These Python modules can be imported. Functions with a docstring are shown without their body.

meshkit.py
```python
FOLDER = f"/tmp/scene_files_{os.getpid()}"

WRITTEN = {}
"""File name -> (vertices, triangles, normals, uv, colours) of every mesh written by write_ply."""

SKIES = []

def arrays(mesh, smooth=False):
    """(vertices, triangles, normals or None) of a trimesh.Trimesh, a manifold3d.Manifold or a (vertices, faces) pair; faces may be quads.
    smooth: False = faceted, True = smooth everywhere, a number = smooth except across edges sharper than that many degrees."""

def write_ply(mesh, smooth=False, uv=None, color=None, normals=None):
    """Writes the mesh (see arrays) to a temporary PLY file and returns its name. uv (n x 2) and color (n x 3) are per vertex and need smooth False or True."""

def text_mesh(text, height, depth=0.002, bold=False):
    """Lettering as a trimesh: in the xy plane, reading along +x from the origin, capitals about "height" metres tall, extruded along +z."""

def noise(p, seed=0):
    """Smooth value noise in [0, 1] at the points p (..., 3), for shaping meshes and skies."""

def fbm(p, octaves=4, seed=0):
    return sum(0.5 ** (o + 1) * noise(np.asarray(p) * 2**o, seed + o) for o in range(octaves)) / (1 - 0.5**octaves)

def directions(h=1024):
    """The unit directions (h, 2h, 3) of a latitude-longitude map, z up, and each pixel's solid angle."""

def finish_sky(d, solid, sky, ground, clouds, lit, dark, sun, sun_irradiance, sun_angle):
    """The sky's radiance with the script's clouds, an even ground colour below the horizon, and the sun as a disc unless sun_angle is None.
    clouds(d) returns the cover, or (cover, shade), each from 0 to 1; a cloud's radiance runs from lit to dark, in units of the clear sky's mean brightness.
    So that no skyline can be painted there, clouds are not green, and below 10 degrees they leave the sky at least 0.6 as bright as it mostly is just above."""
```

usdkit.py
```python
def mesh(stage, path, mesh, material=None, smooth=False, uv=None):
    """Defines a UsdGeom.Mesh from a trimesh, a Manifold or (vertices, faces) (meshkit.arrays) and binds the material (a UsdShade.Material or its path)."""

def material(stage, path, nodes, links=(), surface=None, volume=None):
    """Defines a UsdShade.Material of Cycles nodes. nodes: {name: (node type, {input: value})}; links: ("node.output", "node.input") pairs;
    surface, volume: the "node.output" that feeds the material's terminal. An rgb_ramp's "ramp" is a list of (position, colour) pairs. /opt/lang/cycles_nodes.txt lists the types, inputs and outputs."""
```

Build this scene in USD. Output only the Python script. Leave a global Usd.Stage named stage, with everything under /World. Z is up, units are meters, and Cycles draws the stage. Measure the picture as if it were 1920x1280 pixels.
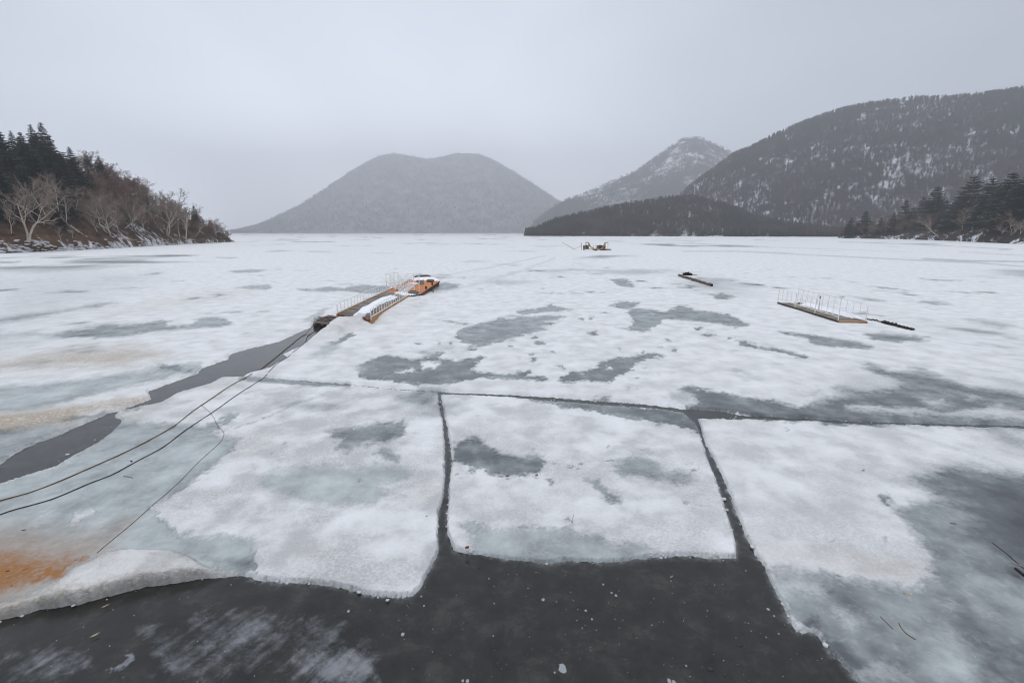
import math, random
import numpy as np
import trimesh
import usdkit, meshkit
from pxr import Usd, UsdGeom, UsdShade, UsdLux, Gf, Sdf, Vt

stage = Usd.Stage.CreateInMemory()
UsdGeom.SetStageUpAxis(stage, UsdGeom.Tokens.z)
UsdGeom.SetStageMetersPerUnit(stage, 1.0)
world = UsdGeom.Xform.Define(stage, '/World')
stage.SetDefaultPrim(world.GetPrim())
UsdGeom.Scope.Define(stage, '/World/Looks')

# ------------------------------------------------------------------ camera, sky, sun, exposure
CAM_H, FPX, HORIZON = 5.5, 907.0, 435.5
PITCH = math.atan((640 - HORIZON) / FPX)
EXPOSURE = 0.92
SUN_EL, SUN_AZ, SUN_I, SUN_ANGLE = math.radians(76), math.radians(-14), 0.16, 40.0
SKY_STRENGTH, SKY_BASE, SKY_LOBE, SKY_ZENITH = 0.10, 0.24, 1.46, 0.46
HAZE_DENSITY, HAZE_G = 0.00043, 0.4

cam = UsdGeom.Camera.Define(stage, '/World/camera')
cam.AddTranslateOp().Set(Gf.Vec3d(0, 0, CAM_H))
cam.AddRotateXOp().Set(90 - math.degrees(PITCH))
cam.CreateHorizontalApertureAttr(36.0)
cam.CreateVerticalApertureAttr(36.0 * 682 / 1024)
cam.CreateFocalLengthAttr(36.0 * FPX / 1920)
cam.CreateClippingRangeAttr(Gf.Vec2f(0.1, 20000))
cam.CreateExposureAttr(EXPOSURE)

sun_dir = np.array([math.sin(SUN_AZ) * math.cos(SUN_EL), math.cos(SUN_AZ) * math.cos(SUN_EL), math.sin(SUN_EL)])
sun = UsdLux.DistantLight.Define(stage, '/World/sun')
sun.CreateIntensityAttr(SUN_I); sun.CreateAngleAttr(SUN_ANGLE); sun.CreateNormalizeAttr(True)
sun.CreateColorAttr(Gf.Vec3f(1.0, 0.96, 0.90))
sun.AddRotateZOp().Set(-math.degrees(SUN_AZ)); sun.AddRotateXOp().Set(-(90 - math.degrees(SUN_EL)))
# -z axis must point along -sun_dir: a light pitched up by rotating about x, then yawed about z

sky = UsdLux.DomeLight.Define(stage, '/World/sky')
sky.CreateIntensityAttr(1.0)
sky.GetPrim().SetCustomDataByKey('label', 'even pale grey overcast snow sky')
sky.GetPrim().SetCustomDataByKey('category', 'sky'); sky.GetPrim().SetCustomDataByKey('kind', 'structure')
SKY_BRIGHT = np.array([math.sin(-0.20) * math.cos(0.05), math.cos(-0.20) * math.cos(0.05), math.sin(0.05)])   # the thin place in the clouds, sunwards
sky_mat = usdkit.material(stage, '/World/Looks/overcast_sky', {
    'sky': ('sky_texture', {'sky_type': 'single_scattering', 'sun_disc': False, 'sun_elevation': SUN_EL, 'sun_rotation': SUN_AZ}),
    'tc': ('texture_coordinate', {}),
    'mp': ('mapping', {'scale': (1.0, 1.0, 2.0), 'location': (0.35, 0.2, 0.1)}),
    'n': ('noise_texture', {'scale': 1.7, 'detail': 4.0, 'roughness': 0.45, 'distortion': 0.7}),
    'nr': ('map_range', {'from_min': 0.3, 'from_max': 0.7, 'to_min': 0.89, 'to_max': 1.11, 'clamp': True}),
    'sep': ('separate_xyz', {}),
    'fl': ('vector_math', {'math_type': 'multiply', 'vector2': (1.0, 1.0, 3.3)}), 'no': ('vector_math', {'math_type': 'normalize'}),
    'dot': ('vector_math', {'math_type': 'dot_product', 'vector2': tuple(SKY_BRIGHT)}), 'dm': ('math', {'math_type': 'maximum', 'value2': 0.0}),
    'dp': ('math', {'math_type': 'power', 'value2': 4.0}),
    'z2': ('math', {'math_type': 'multiply'}), 'zz': ('math', {'math_type': 'multiply_add', 'value2': SKY_ZENITH, 'value3': SKY_BASE}),
    'lv': ('math', {'math_type': 'multiply_add', 'value2': SKY_LOBE}), 'm1': ('math', {'math_type': 'multiply'}),
    'tint': ('mix', {'color1': (9.05, 9.9, 11.5), 'color2': (9.65, 10.0, 11.0)}),
    'sc': ('vector_math', {'math_type': 'scale'}),
    'mix': ('mix', {'fac': 0.96}),
    'bg': ('background_shader', {'strength': SKY_STRENGTH})},
    [('tc.generated', 'mp.vector'), ('mp.vector', 'n.vector'), ('n.fac', 'nr.value'), ('tc.generated', 'sep.vector'), ('tc.generated', 'fl.vector1'), ('fl.vector', 'no.vector1'), ('no.vector', 'dot.vector1'),
     ('dot.value', 'dm.value1'), ('dm.value', 'dp.value1'), ('sep.z', 'z2.value1'), ('sep.z', 'z2.value2'), ('z2.value', 'zz.value1'),
     ('dp.value', 'lv.value1'), ('zz.value', 'lv.value3'), ('lv.value', 'm1.value1'), ('nr.result', 'm1.value2'),
     ('dp.value', 'tint.fac'), ('tint.color', 'sc.vector1'), ('m1.value', 'sc.scale'),
     ('sky.color', 'mix.color1'), ('sc.vector', 'mix.color2'), ('mix.color', 'bg.color')], surface='bg.background')
UsdShade.MaterialBindingAPI.Apply(sky.GetPrim()).Bind(sky_mat)

# ------------------------------------------------------------------ helpers
USED = {}


def numbered(parent, name):
    k = (parent, name)
    USED[k] = USED.get(k, -1) + 1
    return name if USED[k] == 0 else f'{name}_{USED[k]:03d}'


def tag(prim, label=None, cat=None, group=None, kind=None):
    prim = prim.GetPrim() if hasattr(prim, 'GetPrim') else prim
    for k, v in (('label', label), ('category', cat), ('group', group), ('kind', kind)):
        if v: prim.SetCustomDataByKey(k, v)
    return prim


def obj(name, mesh, mat, parent='/World', smooth=False):
    parent = str(parent.GetPath()) if hasattr(parent, 'GetPath') else parent
    m = usdkit.mesh(stage, f'{parent}/{numbered(parent, name)}', mesh, mat, smooth=smooth)
    return m.GetPrim()


def thing(name, label, cat, loc=(0, 0, 0), rz=0.0, group=None):
    x = UsdGeom.Xform.Define(stage, '/World/' + numbered('/World', name))
    x.AddTranslateOp().Set(Gf.Vec3d(*map(float, loc))); x.AddRotateZOp().Set(float(math.degrees(rz)))
    return tag(x.GetPrim(), label, cat, group)


def ray(px, py):
    x, y = (px - 960) / FPX, -(py - 640) / FPX
    return np.array([x, math.cos(PITCH) + y * math.sin(PITCH), -math.sin(PITCH) + y * math.cos(PITCH)])


def ground(px, py, z=0.0):
    d = ray(px, py); t = (z - CAM_H) / d[2]
    return np.array([d[0] * t, d[1] * t, z])


def az_el(px, py):
    d = ray(px, py)
    return math.atan2(d[0], d[1]), math.atan2(d[2], math.hypot(d[0], d[1]))


def col(lin): return tuple(float(c) for c in lin)


def tubes(p0, p1, r0, r1, k=4, caps=False):
    """many tapered prisms as one (vertices, faces)"""
    p0, p1 = np.atleast_2d(p0).astype(float), np.atleast_2d(p1).astype(float)
    n = len(p0); r0 = np.broadcast_to(np.asarray(r0, float), n); r1 = np.broadcast_to(np.asarray(r1, float), n)
    d = p1 - p0; d /= np.maximum(np.linalg.norm(d, axis=1, keepdims=True), 1e-9)
    a = np.where(np.abs(d[:, 2:3]) < 0.9, [[0, 0, 1.0]], [[1.0, 0, 0]])
    u = np.cross(d, a); u /= np.linalg.norm(u, axis=1, keepdims=True); w = np.cross(d, u)
    th = np.arange(k) * 2 * np.pi / k + np.pi / k
    ring = u[:, None] * np.cos(th)[None, :, None] + w[:, None] * np.sin(th)[None, :, None]
    v = np.concatenate([p0[:, None] + ring * r0[:, None, None], p1[:, None] + ring * r1[:, None, None]], 1).reshape(-1, 3)
    i = np.arange(k); j = (i + 1) % k
    f = np.concatenate([np.stack([i, i + k, j + k], 1), np.stack([i, j + k, j], 1)])
    if caps:
        f = np.concatenate([f] + [[[0, q, q + 1], [k, k + q + 1, k + q]] for q in range(1, k - 1)])
    f = (f[None] + (np.arange(n) * 2 * k)[:, None, None]).reshape(-1, 3)
    return v, f


def join(*ms):
    vs, fs, o = [], [], 0
    for v, f in ms:
        vs.append(np.asarray(v, float)); fs.append(np.asarray(f, int) + o); o += len(v)
    return np.concatenate(vs), np.concatenate(fs)


def box(x0, x1, y0, y1, z0, z1, b=0.0):
    """box with its top edges chamfered by b"""
    if b <= 0:
        v = np.array([[x, y, z] for z in (z0, z1) for x, y in ((x0, y0), (x1, y0), (x1, y1), (x0, y1))], float)
        rings = 2
    else:
        v = np.array([[x, y, z] for z, q in ((z0, 0), (z1 - b, 0), (z1, b)) for x, y in ((x0 + q, y0 + q), (x1 - q, y0 + q), (x1 - q, y1 - q), (x0 + q, y1 - q))], float)
        rings = 3
    f = []
    for r in range(rings - 1):
        for i in range(4):
            j = (i + 1) % 4; a = 4 * r
            f += [[a + i, a + j, a + 4 + j], [a + i, a + 4 + j, a + 4 + i]]
    t = 4 * (rings - 1)
    f += [[0, 2, 1], [0, 3, 2], [t, t + 1, t + 2], [t, t + 2, t + 3]]
    return v, np.array(f)


def bars(segs, r, k=6):
    s = np.array(segs, float)
    return tubes(s[:, 0], s[:, 1], r, r, k, caps=True)


def path_tube(pts, r, k=6):
    pts = np.asarray(pts, float); n = len(pts)
    d = np.gradient(pts, axis=0); d /= np.linalg.norm(d, axis=1, keepdims=True)
    u = np.cross(d, [0, 0, 1.0]); u /= np.maximum(np.linalg.norm(u, axis=1, keepdims=True), 1e-6); w = np.cross(d, u)
    th = np.arange(k) * 2 * np.pi / k
    v = (pts[:, None] + (u[:, None] * np.cos(th)[None, :, None] + w[:, None] * np.sin(th)[None, :, None]) * r).reshape(-1, 3)
    f = []
    for a in range(n - 1):
        for i in range(k):
            j = (i + 1) % k
            f += [[a * k + i, a * k + j, a * k + k + j], [a * k + i, a * k + k + j, a * k + k + i]]
    return v, np.array(f)


def spline(pts, n):
    from scipy.interpolate import PchipInterpolator
    pts = np.asarray(pts, float)
    s = np.r_[0, np.cumsum(np.linalg.norm(np.diff(pts, axis=0), axis=1))]
    return PchipInterpolator(s, pts)(np.linspace(0, s[-1], n))


def smooth01(x): x = np.clip(x, 0, 1); return x * x * (3 - 2 * x)


def n2(x, y, seed=0, oct=3):
    return meshkit.fbm(np.stack([x, y, np.full_like(x, 0.37 + seed * 3.1)], -1), oct, seed) - 0.5


# ------------------------------------------------------------------ materials
def simple(name, base, rough=0.7, var=0.25, scale=6.0, spec=0.3, bump=0.0, bscale=30.0, second=None):
    second = second or tuple(c * (1 - var) for c in base)
    return usdkit.material(stage, '/World/Looks/' + name, {
        'tc': ('geometry', {}), 'n': ('noise_texture', {'scale': scale, 'detail': 5.0, 'roughness': 0.6}),
        'r': ('rgb_ramp', {'ramp': [(0.3, second), (0.7, base)]}),
        'nb': ('noise_texture', {'scale': bscale, 'detail': 3.0}), 'b': ('bump', {'strength': bump, 'distance': 0.02}),
        'p': ('principled_bsdf', {'roughness': rough, 'specular_ior_level': spec})},
        [('tc.position', 'n.vector'), ('tc.position', 'nb.vector'), ('n.fac', 'r.fac'), ('r.color', 'p.base_color')]
        + ([('nb.fac', 'b.height'), ('b.normal', 'p.normal')] if bump else []), surface='p.BSDF')


def ice_material(name):
    return usdkit.material(stage, '/World/Looks/' + name, {
        'g': ('geometry', {}), 'a': ('attribute', {'attribute': 'cover'}), 'a2': ('attribute', {'attribute': 'stain'}),
        's': ('separate_color', {'color_type': 'rgb'}), 's2': ('separate_color', {'color_type': 'rgb'}),
        'nf': ('noise_texture', {'scale': 14.0, 'detail': 6.0, 'roughness': 0.65}),
        'nm': ('noise_texture', {'scale': 1.1, 'detail': 5.0, 'roughness': 0.6}),
        'ng': ('noise_texture', {'scale': 19.0, 'detail': 5.0, 'roughness': 0.72}),
        # snow cover with a ragged, grainy margin
        'nsum': ('math', {'math_type': 'multiply_add', 'value2': 0.55}),
        'nh': ('math', {'math_type': 'multiply_add', 'value2': 0.35, 'value3': -0.45}),
        'sn': ('math', {'math_type': 'add'}),
        'snow': ('map_range', {'range_type': 'smoothstep', 'from_min': 0.10, 'from_max': 0.86, 'clamp': True}),
        # ice depth
        'dn': ('math', {'math_type': 'multiply_add', 'value2': 1.0, 'value3': -0.5}), 'fl': ('noise_texture', {'scale': 5.5, 'detail': 7.0, 'roughness': 0.7, 'distortion': 0.5}), 'flr': ('map_range', {'range_type': 'smoothstep', 'from_min': 0.50, 'from_max': 0.72, 'to_max': 0.5, 'clamp': True}), 'flm': ('mix', {'color2': (0.52, 0.54, 0.54)}), 'fld': ('math', {'math_type': 'multiply_add', 'value2': -1.4, 'value3': 1.1, 'use_clamp': True}), 'flf': ('math', {'math_type': 'multiply'}), 'ds': ('math', {'math_type': 'add', 'use_clamp': True}),
        'ice': ('rgb_ramp', {'ramp': [(0.0, (0.46, 0.495, 0.485)), (0.3, (0.29, 0.315, 0.31)), (0.6, (0.110, 0.120, 0.122)), (1.0, (0.030, 0.031, 0.033))]}),
        'ir': ('rgb_ramp', {'ramp': [(0.0, (0.28, 0.28, 0.28)), (1.0, (0.09, 0.09, 0.09))]}),
        # snow colour: clean, then greyish, then dirty
        'sr': ('rgb_ramp', {'ramp': [(0.25, (0.80, 0.80, 0.795)), (0.5, (0.71, 0.71, 0.705)), (0.75, (0.61, 0.61, 0.605))]}),
        'gr': ('map_range', {'from_min': 0.34, 'from_max': 0.66, 'to_min': 1.0, 'to_max': 0.12, 'clamp': True}),
        'gm': ('math', {'math_type': 'multiply'}), 'nl': ('noise_texture', {'scale': 0.55, 'detail': 4.0, 'roughness': 0.55}), 'nlr': ('map_range', {'range_type': 'smoothstep', 'from_min': 0.38, 'from_max': 0.60, 'clamp': True}), 'gm2': ('math', {'math_type': 'multiply', 'use_clamp': True}), 'wet': ('mix', {'color2': (0.50, 0.505, 0.505)}), 'wm': ('math', {'math_type': 'multiply'}), 'wr': ('map_range', {'range_type': 'smoothstep', 'from_min': 0.50, 'from_max': 0.66, 'to_max': 0.75, 'clamp': True}),
        'pit': ('mix', {'color2': (0.40, 0.395, 0.385)}),  # shade of the pits put into the colour where the grain lies low
        'dd': ('math', {'math_type': 'multiply', 'use_clamp': True}), 'dq': ('math', {'math_type': 'multiply_add', 'value2': 3.0, 'value3': -0.75, 'use_clamp': True}), 'rg': ('math', {'math_type': 'multiply_add', 'value2': 1.5, 'value3': 0.35}), 'rn': ('math', {'math_type': 'multiply', 'use_clamp': True}),
        'dirt': ('mix', {'color2': (0.42, 0.355, 0.275)}),
        'mixs': ('mix', {}), 'rm': ('math', {'math_type': 'multiply', 'use_clamp': True}),
        'rust': ('mix', {'color2': (0.27, 0.115, 0.026)}), 'rq': ('math', {'math_type': 'multiply_add', 'value2': 1.3, 'value3': 0.6}),
        'fro': ('mix', {'color2': (0.36, 0.38, 0.40)}),
        'rough': ('mix_float', {'b': 0.75}), 'spec': ('mix_float', {'a': 0.5, 'b': 0.12}),
        'bh': ('math', {'math_type': 'multiply_add', 'value2': 0.55}), 'bs': ('math', {'math_type': 'multiply'}),
        'b': ('bump', {'strength': 0.8, 'distance': 0.055}),
        'bw': ('math', {'math_type': 'multiply_add', 'value2': 0.80, 'value3': 0.05}),
        'p': ('principled_bsdf', {'ior': 1.33})},
        [('g.position', 'nf.vector'), ('g.position', 'nm.vector'), ('g.position', 'ng.vector'),
         ('a.color', 's.color'), ('a2.color', 's2.color'),
         ('nm.fac', 'nh.value1'), ('nf.fac', 'nsum.value1'), ('nh.value', 'nsum.value3'), ('nsum.value', 'sn.value1'), ('s.r', 'sn.value2'),
         ('sn.value', 'snow.value'),
         ('nm.fac', 'dn.value1'), ('dn.value', 'ds.value1'), ('s.g', 'ds.value2'), ('ds.value', 'ice.fac'), ('ds.value', 'ir.fac'),
         ('nm.fac', 'sr.fac'), ('sr.color', 'pit.color1'), ('ng.fac', 'gr.value'), ('gr.result', 'gm.value1'), ('s2.b', 'gm.value2'), ('g.position', 'nl.vector'), ('nl.fac', 'nlr.value'), ('gm.value', 'gm2.value1'), ('nlr.result', 'gm2.value2'), ('gm2.value', 'pit.fac'), ('nm.fac', 'wr.value'), ('wr.result', 'wm.value1'), ('s2.b', 'wm.value2'), ('pit.color', 'wet.color1'), ('wm.value', 'wet.fac'),
         ('nf.fac', 'dq.value1'), ('dq.value', 'dd.value1'), ('s.b', 'dd.value2'), ('wet.color', 'dirt.color1'), ('dd.value', 'dirt.fac'),
         ('g.position', 'fl.vector'), ('fl.fac', 'flr.value'), ('s.g', 'fld.value1'), ('flr.result', 'flf.value1'), ('fld.value', 'flf.value2'), ('ice.color', 'flm.color1'), ('flf.value', 'flm.fac'), ('flm.color', 'fro.color1'), ('s2.g', 'fro.fac'),
         ('fro.color', 'mixs.color1'), ('dirt.color', 'mixs.color2'), ('snow.result', 'mixs.fac'),
         ('s2.r', 'rm.value1'), ('nm.fac', 'rq.value1'), ('rq.value', 'rm.value2'), ('mixs.color', 'rust.color1'), ('nf.fac', 'rg.value1'), ('rm.value', 'rn.value1'), ('rg.value', 'rn.value2'), ('rn.value', 'rust.fac'), ('rust.color', 'p.base_color'),
         ('ir.color', 'rough.a'), ('snow.result', 'rough.fac'), ('rough.result', 'p.roughness'),
         ('snow.result', 'spec.fac'), ('spec.result', 'p.specular_ior_level'),
         ('ng.fac', 'bh.value1'), ('nf.fac', 'bh.value3'), ('bh.value', 'bs.value1'), ('snow.result', 'bw.value1'), ('bw.value', 'bs.value2'),
         ('bs.value', 'b.height'), ('b.normal', 'p.normal')], surface='p.BSDF')


M_ICE = ice_material('snow_and_ice')


def water_material():
    return usdkit.material(stage, '/World/Looks/dark_clear_ice', {
        'g': ('geometry', {}), 'a': ('attribute', {'attribute': 'cover'}), 's': ('separate_color', {'color_type': 'rgb'}),
        'n1': ('noise_texture', {'scale': 1.6, 'detail': 9.0, 'roughness': 0.74, 'distortion': 0.25}),
        'n2': ('noise_texture', {'scale': 7.0, 'detail': 9.0, 'roughness': 0.78, 'distortion': 0.9}), 'a2': ('attribute', {'attribute': 'shelf'}), 's2': ('separate_color', {'color_type': 'rgb'}), 'sh': ('mix', {'color2': (0.27, 0.285, 0.285)}), 'shn': ('math', {'math_type': 'multiply_add', 'value2': 0.9, 'value3': -0.35}), 'sha': ('math', {'math_type': 'add', 'use_clamp': True}), 'shm': ('math', {'math_type': 'multiply', 'use_clamp': True}),
        'v': ('voronoi_texture', {'scale': 22.0, 'feature': 'f1'}),
        'vn': ('noise_texture', {'scale': 3.0, 'detail': 2.0}), 'vg': ('map_range', {'from_min': 0.45, 'from_max': 0.75, 'to_min': 0.03, 'to_max': 0.13, 'clamp': True}),
        'vd': ('math', {'math_type': 'less_than'}), 'vs': ('math', {'math_type': 'multiply', 'value2': 0.30}),
        'x': ('math', {'math_type': 'multiply'}), 'y': ('math', {'math_type': 'multiply_add'}),
        'fr': ('map_range', {'range_type': 'smoothstep', 'from_min': 0.33, 'from_max': 0.92, 'to_max': 0.95, 'clamp': True}),
        'fs': ('math', {'math_type': 'maximum', 'use_clamp': True}),
        'faint': ('rgb_ramp', {'ramp': [(0.32, (0.014, 0.0145, 0.0135)), (0.52, (0.025, 0.0245, 0.022)), (0.70, (0.056, 0.053, 0.046))]}),
        'mix': ('mix', {'color2': (0.22, 0.23, 0.245)}),
        'rr': ('map_range', {'to_min': 0.09, 'to_max': 0.45, 'clamp': True}),
        'b': ('bump', {'strength': 0.12, 'distance': 0.03}),
        'p': ('principled_bsdf', {'ior': 1.33})},
        [('g.position', 'n1.vector'), ('g.position', 'n2.vector'), ('g.position', 'v.vector'), ('g.position', 'vn.vector'), ('a.color', 's.color'),
         ('vn.fac', 'vg.value'), ('v.distance', 'vd.value1'), ('vg.result', 'vd.value2'), ('vd.value', 'vs.value1'),
         ('n1.fac', 'x.value1'), ('n2.fac', 'x.value2'), ('s.r', 'y.value1'), ('s.g', 'y.value2'), ('x.value', 'y.value3'),
         ('s.b', 'fr.from_min'), ('y.value', 'fr.value'), ('fr.result', 'fs.value1'), ('vs.value', 'fs.value2'),
         ('n1.fac', 'faint.fac'), ('faint.color', 'mix.color1'), ('fs.value', 'mix.fac'), ('a2.color', 's2.color'), ('n1.fac', 'shn.value1'), ('shn.value', 'sha.value1'), ('s2.r', 'sha.value2'), ('sha.value', 'shm.value1'), ('s2.r', 'shm.value2'), ('mix.color', 'sh.color1'), ('shm.value', 'sh.fac'), ('sh.color', 'p.base_color'),
         ('fs.value', 'rr.value'), ('rr.result', 'p.roughness'), ('n2.fac', 'b.height'), ('b.normal', 'p.normal')], surface='p.BSDF')


M_WHITE = simple('white_painted_steel', (0.84, 0.83, 0.80), 0.45, 0.12, 12)
M_RUSTWHITE = simple('tan_weathered_paint', (0.50, 0.38, 0.26), 0.6, 0.4, 3)
M_ORANGE = simple('orange_painted_boards', (0.58, 0.205, 0.055), 0.65, 0.35, 2.2, bump=0.2, second=(0.40, 0.14, 0.045))
M_OCHRE = simple('ochre_beam_paint', (0.46, 0.25, 0.09), 0.65, 0.3, 2.5, second=(0.30, 0.15, 0.06))
M_REDRUST = simple('rust_red_steel', (0.24, 0.06, 0.025), 0.7, 0.4, 4)
M_SLAT = [simple(f'weathered_grey_wood_{q}', c, 0.8, 0.35, 7, bump=0.3) for q, c in (('pale', (0.42, 0.37, 0.32)), ('mid', (0.32, 0.275, 0.235)), ('dark', (0.215, 0.18, 0.15)))]
M_DARKWOOD = simple('dark_wet_timber', (0.075, 0.05, 0.035), 0.6, 0.5, 5, bump=0.3)
M_BLACK = simple('black_tar', (0.015, 0.014, 0.014), 0.6, 0.3, 6)
M_GREEN = simple('faded_green_paint', (0.14, 0.22, 0.18), 0.6, 0.3, 6)
M_STEEL = simple('grey_blue_steel', (0.28, 0.33, 0.35), 0.45, 0.3, 5)
M_TYRE = simple('worn_tyre_rubber', (0.20, 0.19, 0.175), 0.8, 0.4, 9)
M_SNOW = simple('fresh_snow', (0.86, 0.865, 0.88), 0.75, 0.09, 3, 0.12, bump=0.4, bscale=18)
M_OLDSNOW = simple('old_grey_snow', (0.60, 0.60, 0.61), 0.8, 0.35, 0.8, 0.1)
M_ROPE = simple('brown_rope', (0.15, 0.085, 0.03), 0.8, 0.35, 30)
M_CABLE = simple('black_cable', (0.018, 0.017, 0.018), 0.5, 0.3, 20)
M_LEAF = simple('dead_leaf', (0.16, 0.05, 0.03), 0.7, 0.4, 40)
M_STONE = simple('dark_stone_grey', (0.035, 0.034, 0.033), 0.7, 0.3, 30)
M_STRAW = simple('straw', (0.40, 0.33, 0.19), 0.7, 0.3, 40)
M_CLUTTER = simple('dark_brown_netting', (0.085, 0.06, 0.045), 0.9, 0.6, 9, bump=0.6)
M_BIRCH = simple('pale_birch_bark', (0.56, 0.49, 0.41), 0.8, 0.35, 1.2)
M_BARK = simple('grey_brown_bark', (0.175, 0.145, 0.12), 0.85, 0.4, 1.5)
M_TWIG = simple('reddish_twigs', (0.25, 0.145, 0.11), 0.85, 0.35, 0.6)
M_TWIGP = simple('tan_twigs', (0.27, 0.205, 0.165), 0.85, 0.3, 0.6)
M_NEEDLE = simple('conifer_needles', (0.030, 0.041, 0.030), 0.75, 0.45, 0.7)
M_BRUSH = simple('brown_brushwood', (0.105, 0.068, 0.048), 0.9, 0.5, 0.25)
M_FARTWIG = simple('grey_violet_bare_crowns', (0.20, 0.155, 0.145), 0.9, 0.5, 0.03, second=(0.085, 0.072, 0.076))  # grey violet crowns, lightened in colour to stand in for mountain haze
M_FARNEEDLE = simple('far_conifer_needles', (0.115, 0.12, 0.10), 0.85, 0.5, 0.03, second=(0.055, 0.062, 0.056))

M_HAZETWIG = simple('frosted_bare_crowns', (0.50, 0.49, 0.49), 0.9, 0.2, 0.02)  # haze veil painted into the pale crown colour
M_THINTWIG = simple('pale_grey_bare_crowns', (0.36, 0.33, 0.325), 0.9, 0.35, 0.03)  # crowns lightened to add to the haze on the peak
M_HAZENEEDLE = simple('snow_dusted_conifers', (0.46, 0.465, 0.465), 0.85, 0.2, 0.02)  # needles whitened to carry the distant haze


def hill_material(name, floor, snow, lo, hi, scale, detail=6.0, stretch=(1, 1, 0.35), low=0.0, lowz=3.0):
    return usdkit.material(stage, '/World/Looks/' + name, {
        'g': ('geometry', {}), 'mp': ('mapping', {'scale': stretch}),
        'n': ('noise_texture', {'scale': scale, 'detail': detail, 'roughness': 0.62}),
        'n2': ('noise_texture', {'scale': scale * 0.16, 'detail': 3.0}), 'sx': ('separate_xyz', {}), 'lz': ('map_range', {'from_min': 0.0, 'from_max': lowz, 'to_min': low, 'to_max': 0.0, 'clamp': True}), 'la': ('math', {'math_type': 'add'}),
        'ad': ('math', {'math_type': 'multiply_add', 'value2': 0.8}),
        'r': ('map_range', {'range_type': 'smoothstep', 'from_min': lo, 'from_max': hi, 'clamp': True}),
        'f': ('rgb_ramp', {'ramp': [(0.35, tuple(c * 0.6 for c in floor)), (0.65, floor)]}),
        'm': ('mix', {'color2': snow}), 'p': ('principled_bsdf', {'roughness': 0.9, 'specular_ior_level': 0.1})},
        [('g.position', 'mp.vector'), ('mp.vector', 'n.vector'), ('g.position', 'n2.vector'), ('n2.fac', 'ad.value1'), ('n.fac', 'ad.value3'),
         ('g.position', 'sx.vector'), ('sx.z', 'lz.value'), ('ad.value', 'la.value1'), ('lz.result', 'la.value2'), ('la.value', 'r.value'), ('n.fac', 'f.fac'), ('f.color', 'm.color1'), ('r.result', 'm.fac'), ('m.color', 'p.base_color')], surface='p.BSDF')


# ------------------------------------------------------------------ the lake: fan-shaped sheets in real ground coordinates
# outlines were measured on the photograph and are laid down on the ice at their true positions
def P(off, s, pts): return [(off[0] + x / s, off[1] + y / s) for x, y in pts]
def Z1(*p): return P((0, 640), 3, p)
def Z2(*p): return P((440, 520), 3, p)
def Z3(*p): return P((1000, 520), 3, p)
def Z4(*p): return P((1280, 440), 3, p)
def Z5(*p): return P((0, 430), 3, p)
def Z6(*p): return P((640, 854), 3, p)
def Z7(*p): return P((1280, 854), 3, p)
def ZB(*p): return P((0, 860), 3, p)
def ZP(*p): return P((540, 480), 6, p)


def to_ang(pts, closed=True, step=14):
    pts = np.array(pts, float)
    if closed: pts = np.vstack([pts, pts[:1]])
    out = []
    for a, b in zip(pts[:-1], pts[1:]):
        n = max(1, int(np.hypot(*(b - a)) / step))
        out += [a + (b - a) * t for t in np.arange(n) / n]
    if not closed: out.append(pts[-1])
    o = np.array([az_el(x, y) for x, y in out]); o[:, 1] *= -1
    o[:, 1] = np.maximum(o[:, 1], 0.0004)
    return o


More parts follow.
